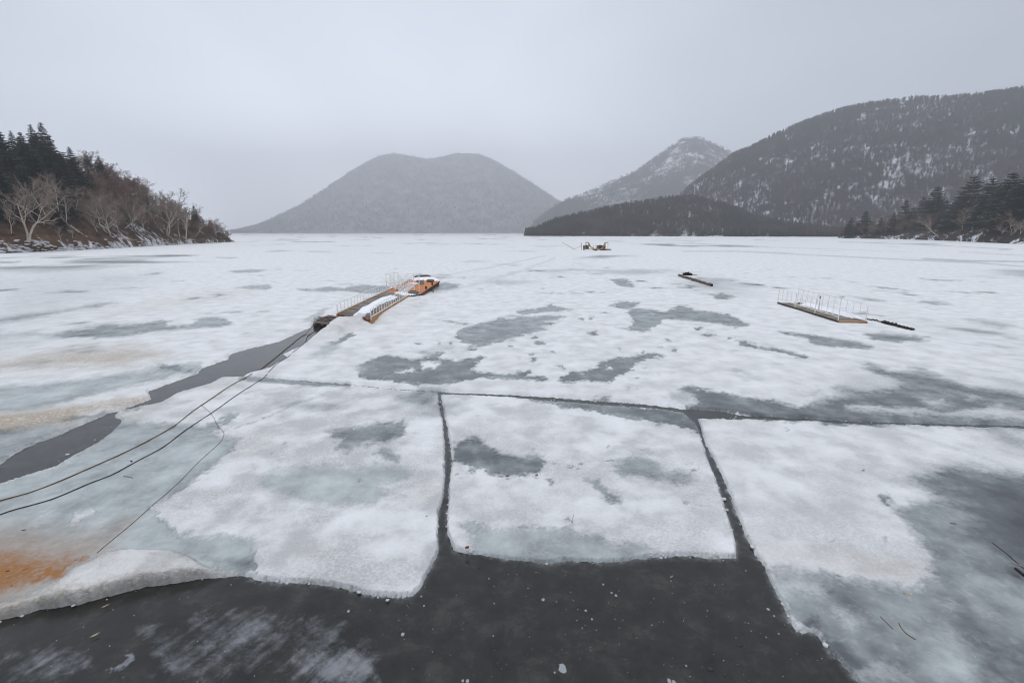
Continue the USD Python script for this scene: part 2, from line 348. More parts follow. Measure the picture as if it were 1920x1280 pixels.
def seg_dist(q, poly, closed):
    a = poly; b = np.roll(poly, -1, 0)
    if not closed: a, b = a[:-1], b[:-1]
    d2 = np.full(len(q), 1e9)
    for p0, p1 in zip(a, b):
        e = p1 - p0; L = e @ e
        if L < 1e-14: continue
        w = q - p0; t = np.clip((w @ e) / L, 0, 1)
        dx = w[:, 0] - t * e[0]; dy = w[:, 1] - t * e[1]
        d2 = np.minimum(d2, dx * dx + dy * dy)
    return np.sqrt(d2)


def inside(q, poly):
    c = np.zeros(len(q), bool); x, y = q[:, 0], q[:, 1]
    for (x0, y0), (x1, y1) in zip(poly, np.roll(poly, -1, 0)):
        if y0 == y1: continue
        c ^= ((y0 > y) != (y1 > y)) & (x < (x1 - x0) * (y - y0) / (y1 - y0) + x0)
    return c


def sdf(q, poly, far=0.04):
    """signed distance (positive inside) in radians seen from the shore; clamped beyond far"""
    lo, hi = poly.min(0) - far, poly.max(0) + far
    m = np.all((q > lo) & (q < hi), axis=1)
    out = np.full(len(q), -far)
    if m.any():
        qq = q[m]; d = np.minimum(seg_dist(qq, poly, True), far)
        out[m] = np.where(inside(qq, poly), d, -d)
    return out


PXR = 1.0 / FPX
AZ = np.radians(np.concatenate([np.linspace(-78, -60, 60)[:-1], np.linspace(-60, 60, 980), np.linspace(60, 78, 60)[1:]]))
dep = np.concatenate([np.radians(np.linspace(80, 58, 50))[:-1], np.radians(np.linspace(58, 6, 470)), np.radians(np.linspace(6, 0.16, 104))[1:]])
GA, GD = np.meshgrid(AZ, dep)                       # rows go away from the shore
NR, NC = GA.shape
R = CAM_H / np.tan(GD)
# straighten the fan so that it spans the foreground evenly
GX, GY = R * np.sin(GA), R * np.cos(GA)
ga, gd, gr, gx, gy = GA.ravel(), GD.ravel(), R.ravel(), GX.ravel(), GY.ravel()
lr = np.log(gr)
w1 = n2(ga * 45, lr * 45, 1, 4); w2 = n2(ga * 45, lr * 45, 2, 4)
w3 = n2(ga * 170, lr * 170, 3, 3); w4 = n2(ga * 170, lr * 170, 4, 3)
Q0 = np.stack([ga, gd], 1)
kdep = np.clip(np.sin(gd) * np.cos(gd) * 2.0, 0.12, 1.0)
Q = Q0 + np.stack([w1 * 0.030 + w3 * 0.018, (w2 * 0.030 + w4 * 0.018) * kdep], 1)      # ragged outlines for patches
w5 = n2(ga * 520, lr * 520, 14, 2); w6 = n2(ga * 520, lr * 520, 15, 2)
QS = Q0 + np.stack([w1 * 0.006 + w3 * 0.0055 + w5 * 0.0035, (w2 * 0.006 + w4 * 0.0055 + w6 * 0.0035) * kdep], 1)  # cleaner outlines for sawn slabs

crack_left = [(822, 736), (740, 731), (653, 722), (573, 716), (500, 710), (460, 706)]
slab1 = crack_left + [(417, 708), (393, 720), (333, 737), (300, 755), (233, 768), (213, 780), (230, 790), (213, 807), (187, 827), (133, 857), (107, 873), (60, 887), (0, 908),
    (-300, 1000), (-420, 1200), (-300, 1250), (0, 1162), (33, 1157), (67, 1145), (117, 1139), (150, 1134), (187, 1123), (233, 1113), (267, 1103), (310, 1097), (367, 1088), (410, 1082), (450, 1078),
    (483, 1087), (520, 1090), (567, 1092), (640, 1101), (660, 1107), (690, 1114), (740, 1121), (773, 1117), (787, 1104), (803, 1074), (820, 1041), (822, 1030), (820, 993), (822, 962), (831, 927), (834, 895), (833, 857), (834, 840), (829, 783), (822, 760)]
slab2 = [(826, 739), (830, 760), (834, 783), (839, 800), (845, 840), (847, 873), (842, 912), (839, 971), (838, 993), (844, 1015), (851, 1032), (877, 1037), (907, 1041), (973, 1051), (1023, 1056), (1057, 1051), (1107, 1054), (1157, 1054), (1190, 1049),
    (1223, 1044), (1280, 1042), (1330, 1046), (1380, 1047), (1380, 1021), (1360, 954), (1343, 903), (1328, 867), (1317, 830), (1310, 806), (1300, 788), (1283, 774), (1260, 770), (1200, 764), (1133, 759), (1067, 754), (1000, 749), (940, 745), (880, 742)]
slab3 = [(1309, 787), (1317, 813), (1323, 833), (1337, 857), (1353, 891), (1370, 931), (1387, 977), (1413, 1037), (1433, 1061), (1443, 1087), (1467, 1131), (1480, 1164), (1493, 1184), (1527, 1187), (1547, 1214), (1580, 1247), (1610, 1280), (1700, 1400),
    (2300, 1900), (2300, 814), (1920, 803), (1800, 800), (1700, 797), (1610, 795), (1520, 790), (1400, 788)]
lake_edge = [(-420, 1000), (-200, 950), (0, 870), (33, 847), (67, 830), (117, 813), (167, 790), (200, 777), (240, 764), (283, 748), (277, 733), (333, 713), (370, 700), (377, 690), (427, 673), (430, 665), (467, 653), (490, 648), (530, 637), (550, 627), (583, 613),
    (590, 596), (625, 590), (628, 603), (610, 615), (600, 627), (573, 645), (533, 665), (543, 670), (507, 690), (470, 700), (458, 704), (500, 708), (573, 714), (653, 720), (740, 729), (822, 734), (880, 737), (940, 739), (1000, 743), (1067, 747), (1133, 752), (1200, 757), (1260, 764),
    (1283, 767), (1333, 770), (1400, 779), (1500, 785), (1600, 790), (1720, 793), (1920, 798), (2300, 808), (2700, 830)]


def carry_on(p, q, az):
    """where the straight line on the ice through two photo points reaches a bearing"""
    a, b = ground(*p)[:2], ground(*q)[:2]; d = b - a; t = (math.sin(az) * a[1] - math.cos(az) * a[0]) / (math.cos(az) * d[0] - math.sin(az) * d[1])
    g = a + d * t; return [az, math.atan2(CAM_H, np.hypot(*g))]


i3 = slab3.index((2300, 1900))
slab3_ang = np.vstack([to_ang(slab3[:i3], closed=False), [[1.0, 1.40], [1.45, 1.40], carry_on((1700, 797), (2300, 814), 1.36)], to_ang(slab3[i3 + 1:], closed=False)])
lake_ang = np.vstack([to_ang(lake_edge[:-1], closed=False), [carry_on((1720, 793), (2300, 809), 1.36), [1.5, 0.05], [1.5, -0.01], [-1.5, -0.01], [-1.5, 0.3]]])

# (outline, snow cover, darkness of the ice, softness in px, strength)
PATCHES = [
    (Z4((900, 800), (1300, 800), (1700, 880), (2200, 930), (2200, 1090), (1500, 1060), (1000, 1030), (820, 960)), 0.46, 0.48, 24, 0.85),
    # far and left
    (Z5((-100, 600), (-100, 250), (300, 200), (900, 230), (1000, 280), (700, 380), (300, 560)), 0.50, 0.16, 40, 0.8),
    (Z5((240, 610), (400, 575), (600, 540), (780, 545), (920, 515), (950, 540), (940, 552), (1090, 542), (1060, 550), (1120, 510), (1200, 497), (1260, 510), (1320, 540), (1240, 555), (1100, 565), (950, 575), (860, 580), (700, 610), (520, 625), (350, 615)), 0.05, 0.38, 5, 1),
    (Z5((-60, 515), (60, 500), (200, 480), (400, 455), (560, 425), (630, 420), (560, 440), (380, 465), (250, 490), (80, 525), (-60, 530)), 0.1, 0.3, 4, 1),
    (Z5((1310, 335), (1420, 318), (1500, 315), (1530, 330), (1510, 342), (1380, 338)), 0.1, 0.33, 3, 1),
    (ZP((60, 385), (200, 370), (280, 380), (420, 360), (660, 370), (680, 345), (850, 335), (1000, 345), (1150, 345), (1180, 380), (1000, 430), (850, 430), (600, 400), (450, 410), (250, 405)), 0.05, 0.42, 3, 1),
    (Z5((1210, 160), (1330, 158), (1350, 163), (1230, 165)), 0.1, 0.3, 2, 1), (Z5((1270, 240), (1400, 229), (1500, 234), (1440, 246), (1330, 248)), 0.1, 0.35, 2, 1),
    (Z5((800, 260), (880, 245), (930, 245), (860, 262)), 0.2, 0.3, 2, 1), (Z5((280, 358), (380, 347), (520, 350), (420, 361)), 0.2, 0.35, 2, 1),
    (Z5((-60, 347), (80, 340), (90, 346), (-60, 356)), 0.1, 0.4, 2, 1), (Z5((-60, 186), (80, 183), (90, 188), (-60, 193)), 0.0, 0.55, 1.5, 1),
    (Z5((-60, 608), (100, 598), (220, 585), (240, 595), (100, 612), (-60, 625)), 0.25, 0.35, 4, 1),
    (Z5((-60, 640), (200, 620), (300, 640), (60, 690), (-60, 690)), 0.45, 0.1, 14, 0.9),
    (Z5((560, 270), (720, 262), (760, 290), (600, 300)), 0.5, 0.15, 6, 0.8),
    # left foreground ice and leads
    (Z1((-200, 275), (0, 268), (200, 258), (450, 235), (700, 195), (900, 165), (1000, 150), (1130, 130), (1110, 178), (900, 220), (700, 268), (500, 318), (300, 368), (0, 412), (-200, 440)), -0.05, 0.16, 6, 1),
    (Z1((880, 150), (980, 152), (1110, 180), (1000, 178)), 0.0, 0.75, 3, 1),
    (Z1((330, 448), (450, 436), (620, 408), (760, 372), (780, 382), (690, 405), (500, 446), (400, 455)), 0.1, 0.6, 3, 1),
    (Z1((-300, 800), (-300, 640), (0, 520), (180, 520), (500, 470), (300, 545), (120, 610), (0, 690), (-300, 830)), -0.1, 0.42, 9, 1),
    (Z1((-300, 1500), (-300, 850), (0, 815), (180, 745), (320, 700), (400, 650), (560, 565), (640, 500), (700, 475), (950, 485), (1020, 500), (1150, 495), (1250, 455), (1310, 430), (1290, 455), (1170, 530), (1260, 545), (1340, 560), (1270, 640), (1180, 710), (1060, 815), (950, 880), (860, 945), (880, 1000), (960, 1050), (980, 1090), (1150, 1130), (1300, 1110), (1420, 1150), (1430, 1300), (1000, 1300), (600, 1330), (0, 1500)), -0.12, 0.20, 6, 1),
    (Z1((560, 520), (700, 480), (950, 487), (1100, 495), (1150, 540), (900, 600), (640, 680), (560, 640)), -0.15, 0.36, 14, 0.85),
    (Z1((1180, 700), (1280, 600), (1340, 560), (1270, 640), (1180, 712), (1060, 818), (960, 870), (1000, 800)), -0.1, 0.36, 8, 0.9),
    (Z1((100, 1010), (300, 950), (520, 860), (700, 830), (600, 960), (300, 1090), (0, 1120)), -0.15, 0.36, 26, 0.8),
    (Z1((370, 1010), (440, 960), (520, 945), (530, 975), (450, 1040), (380, 1050)), 0.85, 0, 4, 1),
    (Z1((200, 990), (300, 955), (330, 975), (250, 1030), (180, 1035)), 0.45, 0, 5, 1), (Z1((510, 1045), (560, 1008), (610, 1015), (570, 1060)), 0.45, 0, 5, 1),
    (Z1((330, 690), (450, 640), (560, 620), (500, 660), (380, 720), (200, 760)), 0.5, 0, 8, 0.9),
    (Z1((1180, 480), (1260, 440), (1320, 425), (1300, 450), (1230, 485)), 0.05, 0.5, 3, 1),
    (ZB((1060, 430), (1200, 460), (1420, 455), (1520, 490), (1400, 530), (1200, 540), (1060, 500)), 0.28, 0.30, 12, 0.9),
    (ZB((1130, 560), (1300, 560), (1420, 570), (1430, 640), (1350, 656), (1250, 620)), 0.05, 0.46, 6, 1),
    # middle distance melt pools
    (Z2((700, 500), (760, 480), (850, 450), (930, 452), (1000, 478), (1100, 455), (1165, 428), (1185, 435), (1150, 455), (1160, 475), (1210, 470), (1240, 490), (1300, 470), (1380, 455), (1410, 460), (1380, 485), (1330, 520), (1370, 550), (1450, 550), (1520, 560), (1600, 550), (1660, 530), (1670, 545), (1630, 565), (1750, 570), (1700, 582), (1560, 588), (1390, 572), (1250, 600), (1100, 607), (1000, 605), (900, 590), (800, 580), (700, 570), (690, 530)), -0.1, 0.60, 3.5, 1),
    (Z2((1040, 490), (1150, 480), (1140, 515), (1060, 525)), 1.1, 0, 3, 1), (Z2((900, 550), (1000, 515), (1030, 530), (920, 555)), 1.0, 0, 3, 1),
    (Z2((640, 505), (700, 500), (800, 530), (700, 545)), 0.5, 0.3, 8, 0.8),
    (Z2((1240, 330), (1290, 290), (1400, 265), (1480, 240), (1600, 235), (1700, 228), (1790, 222), (1870, 232), (1800, 245), (1740, 255), (1820, 265), (1760, 280), (1700, 285), (1790, 300), (1720, 305), (1660, 325), (1560, 345), (1480, 370), (1390, 400), (1330, 390), (1270, 370)), -0.02, 0.46, 4, 1),
    (Z2((1400, 285), (1600, 275), (1680, 300), (1500, 340), (1400, 340)), -0.1, 0.58, 12, 0.8),
    (Z2((1580, 195), (1700, 185), (1790, 155), (1810, 175), (1900, 185), (1850, 195), (1760, 200), (1690, 212), (1600, 215)), 0.0, 0.45, 3, 1),
    (Z2((1290, 415), (1340, 400), (1350, 422), (1310, 430)), 0.0, 0.5, 2, 1), (Z2((1100, 252), (1200, 248), (1320, 265), (1310, 275), (1180, 258)), 0.2, 0.4, 2, 1),
    (Z2((530, 380), (600, 340), (660, 320), (655, 345), (590, 380), (540, 390)), -0.1, 0.62, 3, 1), (Z2((420, 455), (520, 380), (600, 395), (520, 450)), 0.2, 0.12, 7, 1),
    (ZP((200, 740), (330, 640), (420, 590), (470, 600), (350, 690), (260, 770)), 0.2, 0.25, 6, 0.9),
    (ZP((1480, 420), (1640, 330), (1760, 300), (1940, 330), (1900, 380), (1640, 420)), 0.0, 0.4, 4, 1),
    # slabs
    (Z2((520, 880), (600, 850), (680, 860), (760, 835), (860, 830), (900, 830), (940, 815), (965, 850), (940, 890), (850, 930), (740, 945), (640, 985), (580, 970), (600, 930), (530, 905)), 0.02, 0.52, 7, 1),
    (Z2((780, 1000), (830, 965), (880, 985), (940, 1010), (930, 1040), (850, 1040)), 0.12, 0.42, 6, 1),
    (Z2((120, 1150), (200, 1100), (400, 1060), (600, 1090), (800, 1060), (900, 1080), (1000, 1110), (980, 1150), (900, 1180), (820, 1175), (880, 1230), (800, 1278), (700, 1300), (450, 1290), (250, 1230), (140, 1190)), 0.16, 0.16, 10, 1),
    (Z2((1215, 1050), (1240, 950), (1300, 910), (1370, 900), (1400, 950), (1460, 990), (1600, 1010), (1720, 1010), (1740, 1050), (1720, 1120), (1560, 1135), (1440, 1110), (1380, 1090), (1300, 1060)), -0.05, 0.55, 6, 1),
    (Z2((1380, 980), (1460, 1000), (1480, 1030), (1400, 1030)), -0.1, 0.72, 8, 0.9),
    (Z6((640, 400), (720, 388), (800, 420), (900, 440), (1100, 420), (1300, 440), (1450, 470), (1550, 520), (1600, 500), (1700, 530), (1790, 560), (1550, 640), (1250, 640), (1000, 630), (800, 580), (720, 540), (740, 470)), 0.20, 0.30, 8, 1),
    (Z6((820, 420), (900, 440), (1000, 425), (1300, 445), (1450, 480), (1300, 500), (1000, 470)), 0.1, 0.24, 10, 0.6),
    (Z6((1370, 140), (1440, 140), (1500, 210), (1580, 250), (1560, 280), (1500, 270), (1440, 200)), 0.06, 0.42, 6, 1), (Z6((1160, 140), (1190, 140), (1205, 180), (1185, 185)), 0.1, 0.45, 4, 1),
    (Z6((1560, 300), (1700, 330), (1680, 360), (1560, 330)), 0.4, 0.2, 8, 0.8),
    (Z3((430, 1080), (480, 1030), (560, 1000), (700, 1040), (740, 1090), (850, 1090), (930, 1160), (800, 1180), (600, 1140), (500, 1150)), 0.22, 0.42, 9, 1),
    (Z3((560, 985), (640, 980), (720, 1000), (600, 1000)), 0.35, 0.4, 5, 0.9),
    (Z3((0, 690), (200, 698), (400, 712), (700, 744), (850, 756), (940, 770), (900, 800), (940, 885), (800, 845), (700, 825), (500, 790), (250, 745), (0, 706)), -0.25, 0.52, 4, 1),
    (Z3((500, 750), (700, 750), (900, 770), (930, 860), (760, 800)), -0.2, 0.62, 7, 0.9),
    (Z3((830, 640), (860, 625), (900, 618), (930, 640), (1050, 660), (1200, 690), (1400, 720), (1550, 765), (1700, 800), (1900, 800), (1950, 830), (1700, 830), (1400, 818), (1200, 800), (1000, 790), (880, 770), (790, 745), (850, 740), (930, 720), (900, 680), (870, 660)), -0.1, 0.60, 4.5, 1),
    (Z3((760, 650), (860, 640), (920, 700), (850, 735), (760, 710)), 0.35, 0.45, 7, 0.85),
    (Z3((850, 735), (700, 725), (550, 715), (560, 722), (720, 745), (845, 752)), 1.3, 0, 2, 1), (Z3((1100, 774), (1180, 772), (1245, 788), (1180, 790)), 1.3, 0, 2, 1),
    # right side pools
    (Z3((450, 280), (540, 295), (570, 250), (530, 200), (600, 190), (680, 215), (760, 195), (830, 160), (900, 180), (1000, 200), (1080, 215), (1180, 250), (1230, 275), (1160, 282), (1060, 265), (960, 255), (850, 245), (740, 240), (690, 275), (660, 305), (600, 318), (530, 302)), 0.0, 0.42, 4, 1),
    (Z3((430, 165), (520, 140), (600, 145), (560, 165), (500, 182)), 0.05, 0.42, 3, 1), (Z3((430, 15), (520, 12), (580, 45), (560, 60), (480, 55)), 0.05, 0.4, 3, 1), (Z3((1000, 105), (1060, 95), (1140, 110), (1100, 130), (1040, 130)), 0.1, 0.38, 3, 1),
    (Z3((130, 505), (165, 510), (180, 540), (260, 550), (330, 530), (380, 490), (480, 460), (560, 455), (680, 435), (750, 450), (680, 460), (600, 480), (540, 510), (550, 535), (480, 550), (440, 590), (430, 610), (350, 600), (260, 595), (170, 605), (140, 580), (200, 550), (150, 520)), -0.1, 0.60, 3.5, 1),
    (Z3((405, 515), (440, 505), (450, 515), (420, 525)), 1.1, 0, 2, 1), (Z3((-30, 568), (80, 572), (90, 588), (20, 592)), 0.0, 0.55, 3, 1),
    (Z3((340, 680), (400, 680), (440, 692), (380, 692)), 0.1, 0.6, 3, 1), (Z3((0, 40 + 45), (120, 90), (210, 98), (100, 100)), 0.3, 0.4, 2, 1),
    (Z4((540, 550), (620, 560), (800, 585), (960, 605), (1060, 635), (1090, 650), (950, 645), (820, 635), (740, 620), (690, 595), (580, 570)), 0.0, 0.42, 4, 1),
    (Z4((1030, 578), (1100, 565), (1200, 570), (1350, 585), (1370, 605), (1200, 612), (1100, 600)), 0.0, 0.42, 4, 1),
    (Z4((295, 610), (360, 612), (420, 630), (520, 650), (620, 670), (700, 690), (690, 702), (600, 692), (560, 675), (450, 655), (330, 625)), 0.0, 0.5, 3, 1),
    (Z4((90, 565), (150, 562), (200, 578), (130, 580)), 0.1, 0.5, 3, 1), (Z4((240, 588), (270, 588), (275, 595), (245, 595)), 0.1, 0.5, 2, 1),
    (Z4((1040, 745), (1120, 765), (1200, 800), (1330, 795), (1450, 820), (1570, 850), (1620, 880), (1750, 890), (1920, 920), (2200, 950), (2200, 1010), (1920, 990), (1800, 960), (1650, 910), (1500, 880), (1300, 850), (1180, 810), (1090, 780)), -0.12, 0.55, 7, 1),
    (Z4((1160, 900), (1250, 870), (1400, 890), (1560, 920), (1600, 950), (1720, 955), (1580, 990), (1450, 1000), (1200, 975), (1060, 962), (900, 965), (920, 1000), (1000, 1010), (1200, 1030), (1500, 1040), (1700, 1050), (2200, 1060), (2200, 1110), (1500, 1075), (1100, 1072), (800, 1062), (650, 1000), (700, 965)), -0.18, 0.58, 6, 1),
    (Z4((1340, 930), (1450, 940), (1520, 970), (1400, 975)), 0.8, 0, 6, 0.9),
    (Z4((700, 900), (760, 880), (740, 920), (880, 930), (760, 960)), 0.3, 0.45, 9, 0.9), (Z4((860, 870), (950, 890), (1040, 910), (1000, 917), (900, 902)), 0.15, 0.5, 6, 1),
    (Z4((1480, 772), (1560, 785), (1620, 810), (1540, 795)), 0.35, 0.4, 6, 0.9), (Z4((1680, 800), (1900, 840), (2000, 880), (1800, 850)), 0.35, 0.45, 10, 0.9), (Z4((1250, 750), (1330, 758), (1400, 775), (1320, 772)), 0.15, 0.45, 5, 1),
    (Z4((1000, 293), (1100, 296), (1310, 320), (1200, 314)), 0.1, 0.4, 2, 1), (Z4((1330, 250), (1440, 254), (1560, 264), (1430, 264)), 0.05, 0.5, 2, 1), (Z4((960, 355), (1060, 365), (1150, 384), (1050, 378)), 0.15, 0.35, 3, 1),
    (Z4((1310, 385), (1400, 378), (1520, 396), (1420, 402)), 0.2, 0.35, 3, 1), (Z4((1580, 478), (1700, 488), (1880, 518), (1800, 532), (1680, 510)), 0.15, 0.4, 5, 1), (Z4((870, 355), (920, 350), (900, 368)), 0.1, 0.4, 2, 1),
    (Z4((1750, 1120), (1850, 1125), (1920, 1155), (2100, 1200), (1920, 1200), (1820, 1168)), 0.25, 0.5, 10, 1),
    (Z4((1330, 480), (1920, 560), (2100, 640), (1700, 620)), 0.62, 0.2, 40, 0.7),
    # right slab
    (Z7((1180, 330), (1260, 290), (1400, 270), (1530, 290), (1420, 230), (1300, 150), (1400, 130), (1500, 115), (1600, 108), (1720, 125), (1820, 120), (1920, 155), (2700, 300), (2700, 1900), (1100, 1600), (900, 1180), (740, 1010), (600, 930), (560, 830), (500, 700), (470, 640), (650, 660), (780, 670), (900, 710), (1000, 720), (1200, 750), (1350, 760), (1400, 680), (1400, 600), (1350, 500), (1300, 440), (1240, 390)), 0.04, 0.42, 9, 1),
    (Z7((1380, 140), (1500, 115), (1720, 125), (1920, 150), (2600, 280), (2600, 620), (1920, 560), (1800, 420), (1700, 300), (1500, 200)), -0.15, 0.66, 26, 0.9),
    (Z7((1650, 300), (1920, 280), (2600, 400), (2600, 600), (1920, 600), (1750, 450)), -0.2, 0.92, 30, 0.8),
    (Z7((520, 690), (640, 700), (770, 740), (780, 800), (640, 800), (560, 790)), 0.55, 0.2, 12, 0.9), (Z7((850, 890), (950, 900), (1010, 950), (920, 960)), 0.55, 0.2, 14, 0.9),
    (Z7((1450, 830), (1520, 850), (1550, 890), (1480, 880)), 0.5, 0.2, 9, 0.9), (Z7((1660, 870), (1740, 900), (1750, 930), (1680, 915)), 0.45, 0.2, 9, 0.9),
    (Z7((1350, 1130), (1500, 1100), (1640, 1190), (1600, 1278), (1400, 1240)), 0.25, 0.2, 12, 0.8), (Z7((980, 1278), (1000, 1200), (1150, 1180), (1300, 1278)), 0.42, 0.2, 12, 0.9),
    (Z7((1400, 1000), (1500, 960), (1560, 1040), (1460, 1060)), 0.38, 0.2, 9, 0.8),
    (Z7((1650, 1100), (1920, 1150), (2200, 1278), (1700, 1278)), -0.1, 0.72, 14, 0.9), (Z7((700, 920), (760, 930), (750, 970), (690, 960)), -0.1, 0.8, 6, 0.9),
    (Z7((760, 1050), (800, 1040), (860, 1090), (1000, 1180), (960, 1210), (850, 1140)), -0.1, 0.72, 10, 0.9),
    (Z7((1085, 245), (1130, 235), (1170, 285), (1110, 275)), 0.05, 0.6, 4, 1), (Z7((1260, 140), (1330, 150), (1320, 165)), 0.2, 0.5, 5, 0.9), (Z7((1000, 85), (1025, 98), (1010, 100)), 0.0, 0.7, 2, 1),
    (Z7((1130, 140), (1200, 135), (1280, 170), (1200, 165)), 0.4, 0.4, 8, 0.8),
]
# footprints and small melt holes
for off, pts in ((Z2, ((1045, 383, 20), (1148, 380, 20), (1220, 377, 20), (1560, 397, 22), (1700, 377, 22), (1655, 445, 18), (1670, 490, 18), (1600, 473, 10), (1385, 487, 8), (1780, 427, 8), (1690, 345, 22), (1600, 540, 14), (285, 937, 10), (555, 940, 10), (1665, 975, 14), (1880, 1075, 12), (215, 1003, 14), (1340, 1098, 10), (1240, 1122, 10), (700, 1150, 6))),
                 (Z3, ((425, 972, 13), (455, 965, 10), (200, 1075, 12), (265, 1080, 18), (430, 1050, 12), (525, 630, 10), (585, 647, 6), (582, 686, 6), (750, 360, 16), (797, 422, 20), (335, 323, 30), (270, 242, 18), (325, 235, 18), (400, 207, 18), (105, 427, 10), (485, 410, 12), (720, 402, 10), (610, 430, 18), (575, 578, 20), (620, 520, 8), (702, 557, 6), (925, 295, 28), (1095, 350, 18), (1135, 292, 10), (1080, 212, 18), (910, 1104, 10), (655, 698, 6), (1520, 1030, 14), (1440, 873, 10), (1395, 895, 8), (1845, 1094, 14), (0, 470, 25), (40, 380, 30))),
                 (Z7, ((25, 275, 14), (70, 100, 8), (880, 690, 20), (820, 775, 10), (1210, 1078, 16), (840, 490, 12), (1130, 485, 10))), (Z6, ((740, 95, 12), (650, 120, 12), (1275, 375, 22), (1190, 60, 12), (1510, 45, 14)))):
    for x, y, r in pts:
        t = [(x + r * math.cos(a), y + r * 0.42 * math.sin(a)) for a in np.linspace(0, 2 * np.pi, 9)[:-1]]
        PATCHES.append((off(*t), 0.12, 0.55, 2.5, 0.95))
# lines: (points, width px, snow, dark, softness)
LINES = [
    (Z4((0, 95), (300, 95), (500, 105), (800, 120), (1100, 135), (1400, 150), (1650, 160), (1920, 182)), 0.94, 0.40, 0.41, 1.5), (Z4((1350, 137), (1600, 149), (1920, 154)), 1.10, 0.40, 0.45, 1.5), (Z4((0, 48), (300, 60), (600, 75), (800, 80), (1300, 100)), 0.39, 0.40, 0.36, 1),
    (Z4((880, 40), (1400, 60), (1700, 76), (1850, 84), (1780, 90)), 0.61, 0.40, 0.41, 1), (Z4((1560, 100), (1920, 118)), 0.50, 0.40, 0.41, 1),
    (P((960, 150), 4, ((1260, 1190), (1150, 1205), (1040, 1207), (1080, 1197), (1150, 1192))), 0.40, 0.40, 0.41, 1), (P((960, 150), 4, ((1060, 1212), (1300, 1228), (1920, 1253))), 0.33, 0.40, 0.37, 1),
    (P((1040, 430), 12, ((0, 440), (300, 460), (700, 500), (1200, 500))), 0.23, 0.80, 0.00, 1),
    (ZP((1580, 430), (1900, 380), (2200, 300), (2600, 180), (3000, 30)), 2.5, 0.55, 0.2, 4), (ZP((1700, 250), (1900, 200), (2300, 130), (2900, 0)), 1.2, 0.5, 0.3, 2),
    (Z2((0, 860), (200, 790), (330, 725), (440, 690)), 1.0, 0.35, 0.45, 2), (Z1((1250, 520), (1390, 440), (1700, 340)), 0.8, 0.45, 0.4, 2),
    (Z4((1100, 1068), (1200, 1108), (1400, 1168), (1700, 1270), (1850, 1330)), 1.2, 0.6, 0.3, 3),
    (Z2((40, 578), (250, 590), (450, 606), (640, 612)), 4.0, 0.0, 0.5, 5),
    (Z1((0, 150), (300, 152), (600, 150), (860, 152)), 0.8, 0.5, 0.5, 1.5),
]
DIRT = [  # (outline, dirt, softness)
    (Z1((-200, 430), (0, 420), (300, 392), (600, 352), (800, 330), (950, 322), (880, 350), (700, 378), (450, 410), (430, 470), (200, 522), (0, 552), (-200, 580)), 1.2, 10),
    (Z1((-200, 150), (0, 130), (200, 95), (500, 55), (800, 55), (930, 85), (700, 135), (400, 142), (0, 165), (-200, 170)), 1.0, 16), (Z1((780, 110), (900, 75), (920, 100), (830, 130)), 0.5, 8),
    (Z1((640, 420), (850, 400), (1100, 330), (1300, 240), (1420, 190), (1300, 280), (1000, 430), (760, 470)), 0.22, 18), (Z2((480, 880), (250, 870), (0, 900), (100, 1000), (200, 940)), 0.18, 20),
    (Z5((560, 480), (800, 440), (1100, 370), (1450, 345), (1250, 390), (900, 450), (650, 500)), 0.36, 14),
    (ZP((300, 960), (460, 770), (740, 690), (1100, 700), (1450, 480), (1650, 440), (1200, 700), (800, 850), (600, 930)), 0.30, 14),
    (ZB((0, 800), (200, 735), (340, 640), (560, 520), (780, 480), (950, 480), (1100, 540), (1320, 630), (1350, 660), (1100, 690), (930, 715), (700, 765), (450, 830), (0, 915)), 0.22, 12),
    (ZB((0, 850), (300, 790), (600, 740), (930, 680), (1120, 670), (1350, 650), (1380, 690), (1100, 780), (930, 820), (560, 920), (0, 1040), (-200, 1060), (-200, 880)), 0.75, 10),
    (ZB((870, 500), (1000, 500), (1200, 600), (1330, 645), (1100, 640), (950, 560)), 0.5, 10),
    (Z7((300, 420), (480, 500), (700, 540), (900, 560), (1200, 600), (1380, 620), (1350, 740), (1000, 710), (600, 640), (460, 610)), 0.30, 16), (Z7((430, 200), (700, 250), (1000, 300), (900, 380), (500, 330)), 0.14, 20),
    (Z2((100, 980), (0, 1100), (-60, 1000)), 0.2, 20), (ZB((1500, 420), (1900, 500), (1800, 660), (1600, 600)), 0.14, 24), (Z2((560, 680), (900, 700), (960, 780), (600, 800)), 0.16, 24), (Z2((1000, 1160), (1160, 1060), (1150, 1278), (1000, 1278)), 0.2, 20),
]
RUST = [(ZB((440, 560), (600, 430), (720, 330), (760, 340), (660, 450), (520, 560)), 0.22, 14), (ZB((-200, 520), (0, 540), (160, 560), (300, 590), (250, 680), (100, 745), (0, 790), (-200, 820)), 0.8, 26), (ZB((-200, 480), (0, 500), (200, 520), (420, 545), (480, 570), (340, 650), (220, 710), (100, 770), (0, 800), (-200, 850)), 0.6, 22), (ZB((190, 700), (230, 655), (330, 625), (480, 570), (420, 610), (300, 670), (220, 705)), 1.1, 10),
        (ZB((-200, 420), (0, 440), (300, 470), (600, 480), (540, 540), (300, 560), (-200, 560)), 0.45, 40), (ZB((-200, 800), (0, 780), (200, 730), (100, 800), (0, 850), (-200, 900)), 0.3, 10)]
